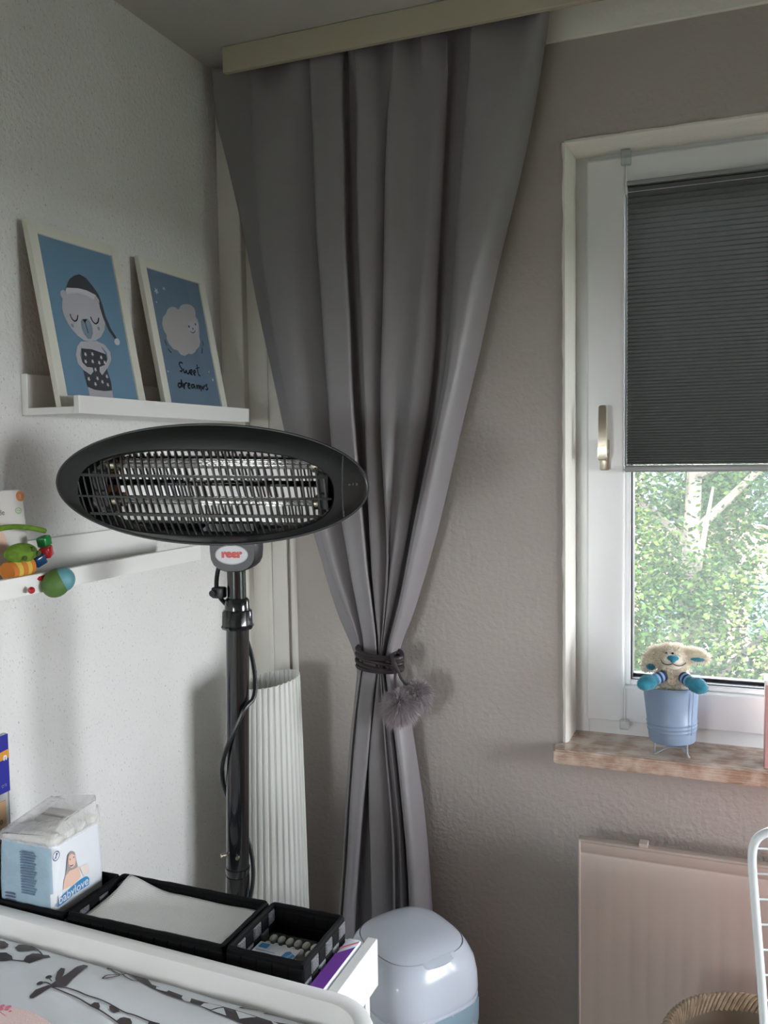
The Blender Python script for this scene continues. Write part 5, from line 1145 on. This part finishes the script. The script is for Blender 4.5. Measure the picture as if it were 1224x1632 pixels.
body = [((X, -.016, 1.060), (.031, .027, .036)), ((X, -.020, 1.098), (.026, .024, .030)), ((X-.001, -.016, 1.134), (.034, .027, .024)), ((X-.012, -.012, 1.143), .017), ((X+.010, -.012, 1.144), .016), ((X, -.014, 1.146), .016),
        ((X+.003, -.040, 1.136), (.021, .017, .014)), ((X+.003, -.043, 1.128), (.017, .014, .010)),
        ((X-.031, -.012, 1.140), .015), ((X-.041, -.014, 1.129), .014), ((X-.047, -.016, 1.117), .0115), ((X+.034, -.012, 1.143), .013), ((X+.047, -.014, 1.143), .012), ((X+.060, -.016, 1.140), .009),
        ((X-.020, -.034, 1.098), .012), ((X+.022, -.034, 1.098), .012)]
b, smp = blob(body, 'lamb_body', M_plush, pl)
fs = [s for s in smp if not (abs(s[0].x-X-.003) < .019 and s[0].y < -.048 and s[0].z > 1.118)]
fr = [rnd.choice(fs) for _ in range(11000)]
fur(b, fr, .0085, .0013, rnd, droop=.1)
lb = part('lamb_body', b, M_plush, pl, smooth=True, angle=180)
for sx, c0_, c1_, c2_ in ((-1, (X-.016, -.040, 1.104), (X-.030, -.055, 1.099), (X-.043, -.064, 1.095)), (1, (X+.021, -.040, 1.104), (X+.034, -.055, 1.100), (X+.048, -.063, 1.096))):
    b = B(); d = (Vector(c1_)-Vector(c0_))
    for k in range(4): a = Vector(c0_)+d*(k/4); bb = Vector(c0_)+d*((k+1)/4); cyl(b, a, bb, .0112, n=20, mi=k % 2)
    part('knit_cuff', b, [M_navy, M_skyblue], lb, smooth=True)
    b, smp = blob([(c1_, .0115), (c2_, (.0175, .014, .0155)), (tuple(Vector(c2_)+Vector((sx*.005, -.004, -.003))), (.0155, .012, .0135))], 'h', M_teal, pl, vox=.002); fur(b, [rnd.choice(smp) for _ in range(1200)], .0016, .0006, rnd, droop=0); part('hoof', b, M_teal, lb, smooth=True, angle=180, label='teal plush hoof')
b, smp = blob([((X+.003, -.0575, 1.1445), (.0115, .006, .0062)), ((X+.003, -.0590, 1.1395), (.0050, .005, .005))], 'n', M_teal, pl, vox=.0012); part('nose', b, M_teal, lb, smooth=True, angle=180)
b = B()
for pts in ([(X-.020, -.049, 1.1375), (X-.016, -.0575, 1.1325), (X-.007, -.0615, 1.1305), (X+.003, -.0625, 1.1345)], [(X+.003, -.0625, 1.1345), (X+.012, -.0615, 1.1300), (X+.021, -.057, 1.1310), (X+.0265, -.048, 1.1345)]): tube(b, pts, .0009, n=6, smoothpath=2)
part('stitched_mouth', b, M_dark, lb)
for ex in (-.0100, .0015):
    b = B(); bmesh.ops.create_uvsphere(b, u_segments=12, v_segments=8, radius=.0026, matrix=Matrix.Translation((X+ex, -.0455, 1.1510))); part('eye', b, M_blackgloss, lb, smooth=True)
for p_, d_ in (((X-.041, -.0280, 1.117), (.009, .004, .0065)), ((X+.047, -.0260, 1.1375), (.0135, .004, .0042))):
    b = B(); bmesh.ops.create_uvsphere(b, u_segments=16, v_segments=10, radius=1, matrix=Matrix.Translation(p_) @ Matrix.Diagonal((*d_, 1))); part('ear_lining', b, M_teal, lb, smooth=True, label='teal ear lining')

# ------------------------------------------------------------------ outside: trees, lawn, neighbouring house
M_grass = mat('lawn', (62, 78, 44), .95, vary=.4, vscale=2); M_bark = mat('pale_bark', (112, 102, 90), .9, bump=.5, bscale=30, vary=.3)
M_leaf = [mat('leaf_green_%s' % n, c, .7, spec=.12, vary=.35, vscale=3, translucent=.25) for n, c in (('mid', (54, 75, 34)), ('light', (82, 97, 44)), ('dark', (38, 56, 27)))]
M_leaf.append(mat('leaf_yellow', (130, 124, 44), .55, translucent=.4))
b = B(); box(b, -80, 90, -70, 90, -6.1, -6.0); gr = part('lawn', b, M_grass); tag(gr, kind='structure')
gr.name = 'ground'
hs = thing('house', 'pale pink house behind the trees outside the window', 'house', (4.5, 24, -6))
M_hpink = mat('pink_render', (150, 116, 104), .9)
b = B(); box(b, -2, 9, 22, 30, -6, 2.5); part('house_walls', b, M_hpink, hs)
b = B(); loops(b, [[Vector((x, 21.6, 2.4)), Vector((x, 26, 5.2)), Vector((x, 30.4, 2.4))] for x in (-2.4, 9.4)], cap0=True, cap1=True); bmesh.ops.recalc_face_normals(b, faces=b.faces); part('roof', b, mat('roof_tiles', (168, 96, 74), .9), hs)
for k in range(4):
    for zz in (-3.2, -.4): b = B(); box(b, -1.2+k*2.6, .0+k*2.6, 21.93, 22.02, zz, zz+1.5); part('house_window', b, mat('dark_pane', (90, 100, 110), .2), hs)
def tree(label, bx, by, zt, crown, n, seed, trunk_r=.13, lean=0, cols=(0, 1, 2), lsz=.06):
    R = random.Random(seed); t = thing('tree', label, 'tree', (bx, by, -6), group=None)
    b = B(); tp = [(bx, by, -6), (bx+lean*.3, by, -3), (bx+lean*.7, by, -.5), (bx+lean, by, zt*.6)]
    tube(b, tp, [trunk_r, trunk_r*.9, trunk_r*.75, trunk_r*.5], n=12, smoothpath=0); part('trunk', b, M_bark, t, smooth=True)
    for k in range(9):
        f = R.uniform(.45, 1); o = Vector(tp[1]).lerp(Vector(tp[3]), f); d = Vector((R.uniform(-1, 1), R.uniform(-.8, .8), R.uniform(.1, .9))).normalized()*R.uniform(1.0, 2.2)
        b = B(); tube(b, [o, o+d*.5+Vector((0, 0, .1)), o+d], [trunk_r*.35, trunk_r*.25, trunk_r*.08], n=7); part('branch', b, M_bark, t, smooth=True)
    b = B(); vs3 = []; fs3 = []; mi3 = []
    clumps = [(Vector((bx+lean+R.uniform(-1, 1)*crown[0], by+R.uniform(-1, 1)*crown[1], R.uniform(crown[2], crown[3]))), R.uniform(.35, .85), R.choice(cols)) for _ in range(70)]
    for i in range(n):
        c_, s_, ci = R.choice(clumps)
        d = Vector((R.gauss(0, 1), R.gauss(0, 1), R.gauss(0, 1))); p = c_+d.normalized()*s_*R.random()**.4
        a = Vector((R.uniform(-1, 1), R.uniform(-1, 1), R.uniform(-.6, .6))).normalized(); nn = (Vector((0, -.4, 1))+Vector((R.uniform(-1, 1), R.uniform(-1, 1), R.uniform(-1, 1)))*.9).normalized(); s = a.cross(nn).normalized(); L_ = lsz*R.uniform(.6, 1.3)
        k = len(vs3); vs3 += [p, p+a*L_*.5+s*L_*.28, p+a*L_, p+a*L_*.5-s*L_*.28]; fs3.append((k, k+1, k+2, k+3)); mi3.append(ci if R.random() < .72 else R.choice((0, 1, 2)))
    me = bpy.data.meshes.new('foliage'); me.from_pydata([v-Vector((bx, by, -6)) for v in vs3], [], fs3)
    for m_ in M_leaf: me.materials.append(m_)
    me.polygons.foreach_set('material_index', mi3); me.update(); o = bpy.data.objects.new('foliage', me); C.objects.link(o); o.parent = t; o['kind'] = 'stuff'; b.free()
tree('near leafy green tree filling the left of the window view', .5, 7.0, 2.4, (1.7, .8, -2.6, 2.5), 56000, 3, lean=.25, lsz=.06)
tree('light green tree just right of the nearest one outside the window', 2.9, 8.2, 2.0, (1.5, .9, -3.2, 2.4), 30000, 5, cols=(0, 1, 1), lean=.2, lsz=.055)
tree('taller dark green tree further back outside the window', .9, 11.5, 3.0, (2.6, 1.2, -3.5, 3.8), 40000, 9, cols=(0, 2, 2), lsz=.12)
tree('distant light green tree at the right outside the window', 5.6, 13.5, 2.2, (2.6, 1.4, -4.0, 2.8), 20000, 12, cols=(1, 0, 2), lsz=.09)
tree('tree beyond the left edge of the window recess', -3.4, 9.5, 2.6, (2.2, 1.2, -3.5, 3.4), 16000, 21, cols=(0, 2, 1), lsz=.07)
# ------------------------------------------------------------------ the room behind the camera
wd = thing('wardrobe', 'orange wooden wardrobe against the wall behind the camera', 'wardrobe', (1.9, -3.0, 0))
b = B(); box(b, 1.45, 2.35, -3.295, -2.80, .05, 1.25, .004); part('carcass', b, M_wood, wd)
for x0 in (1.455, 1.905): b = B(); box(b, x0, x0+.44, -2.80, -2.78, .07, 1.23, .003); dd = part('door', b, M_wood, wd); b = B(); box(b, x0+(.40 if x0 < 1.6 else .03), x0+(.41 if x0 < 1.6 else .04), -2.775, -2.76, .6, .75, .002); part('handle', b, M_chrome, dd)
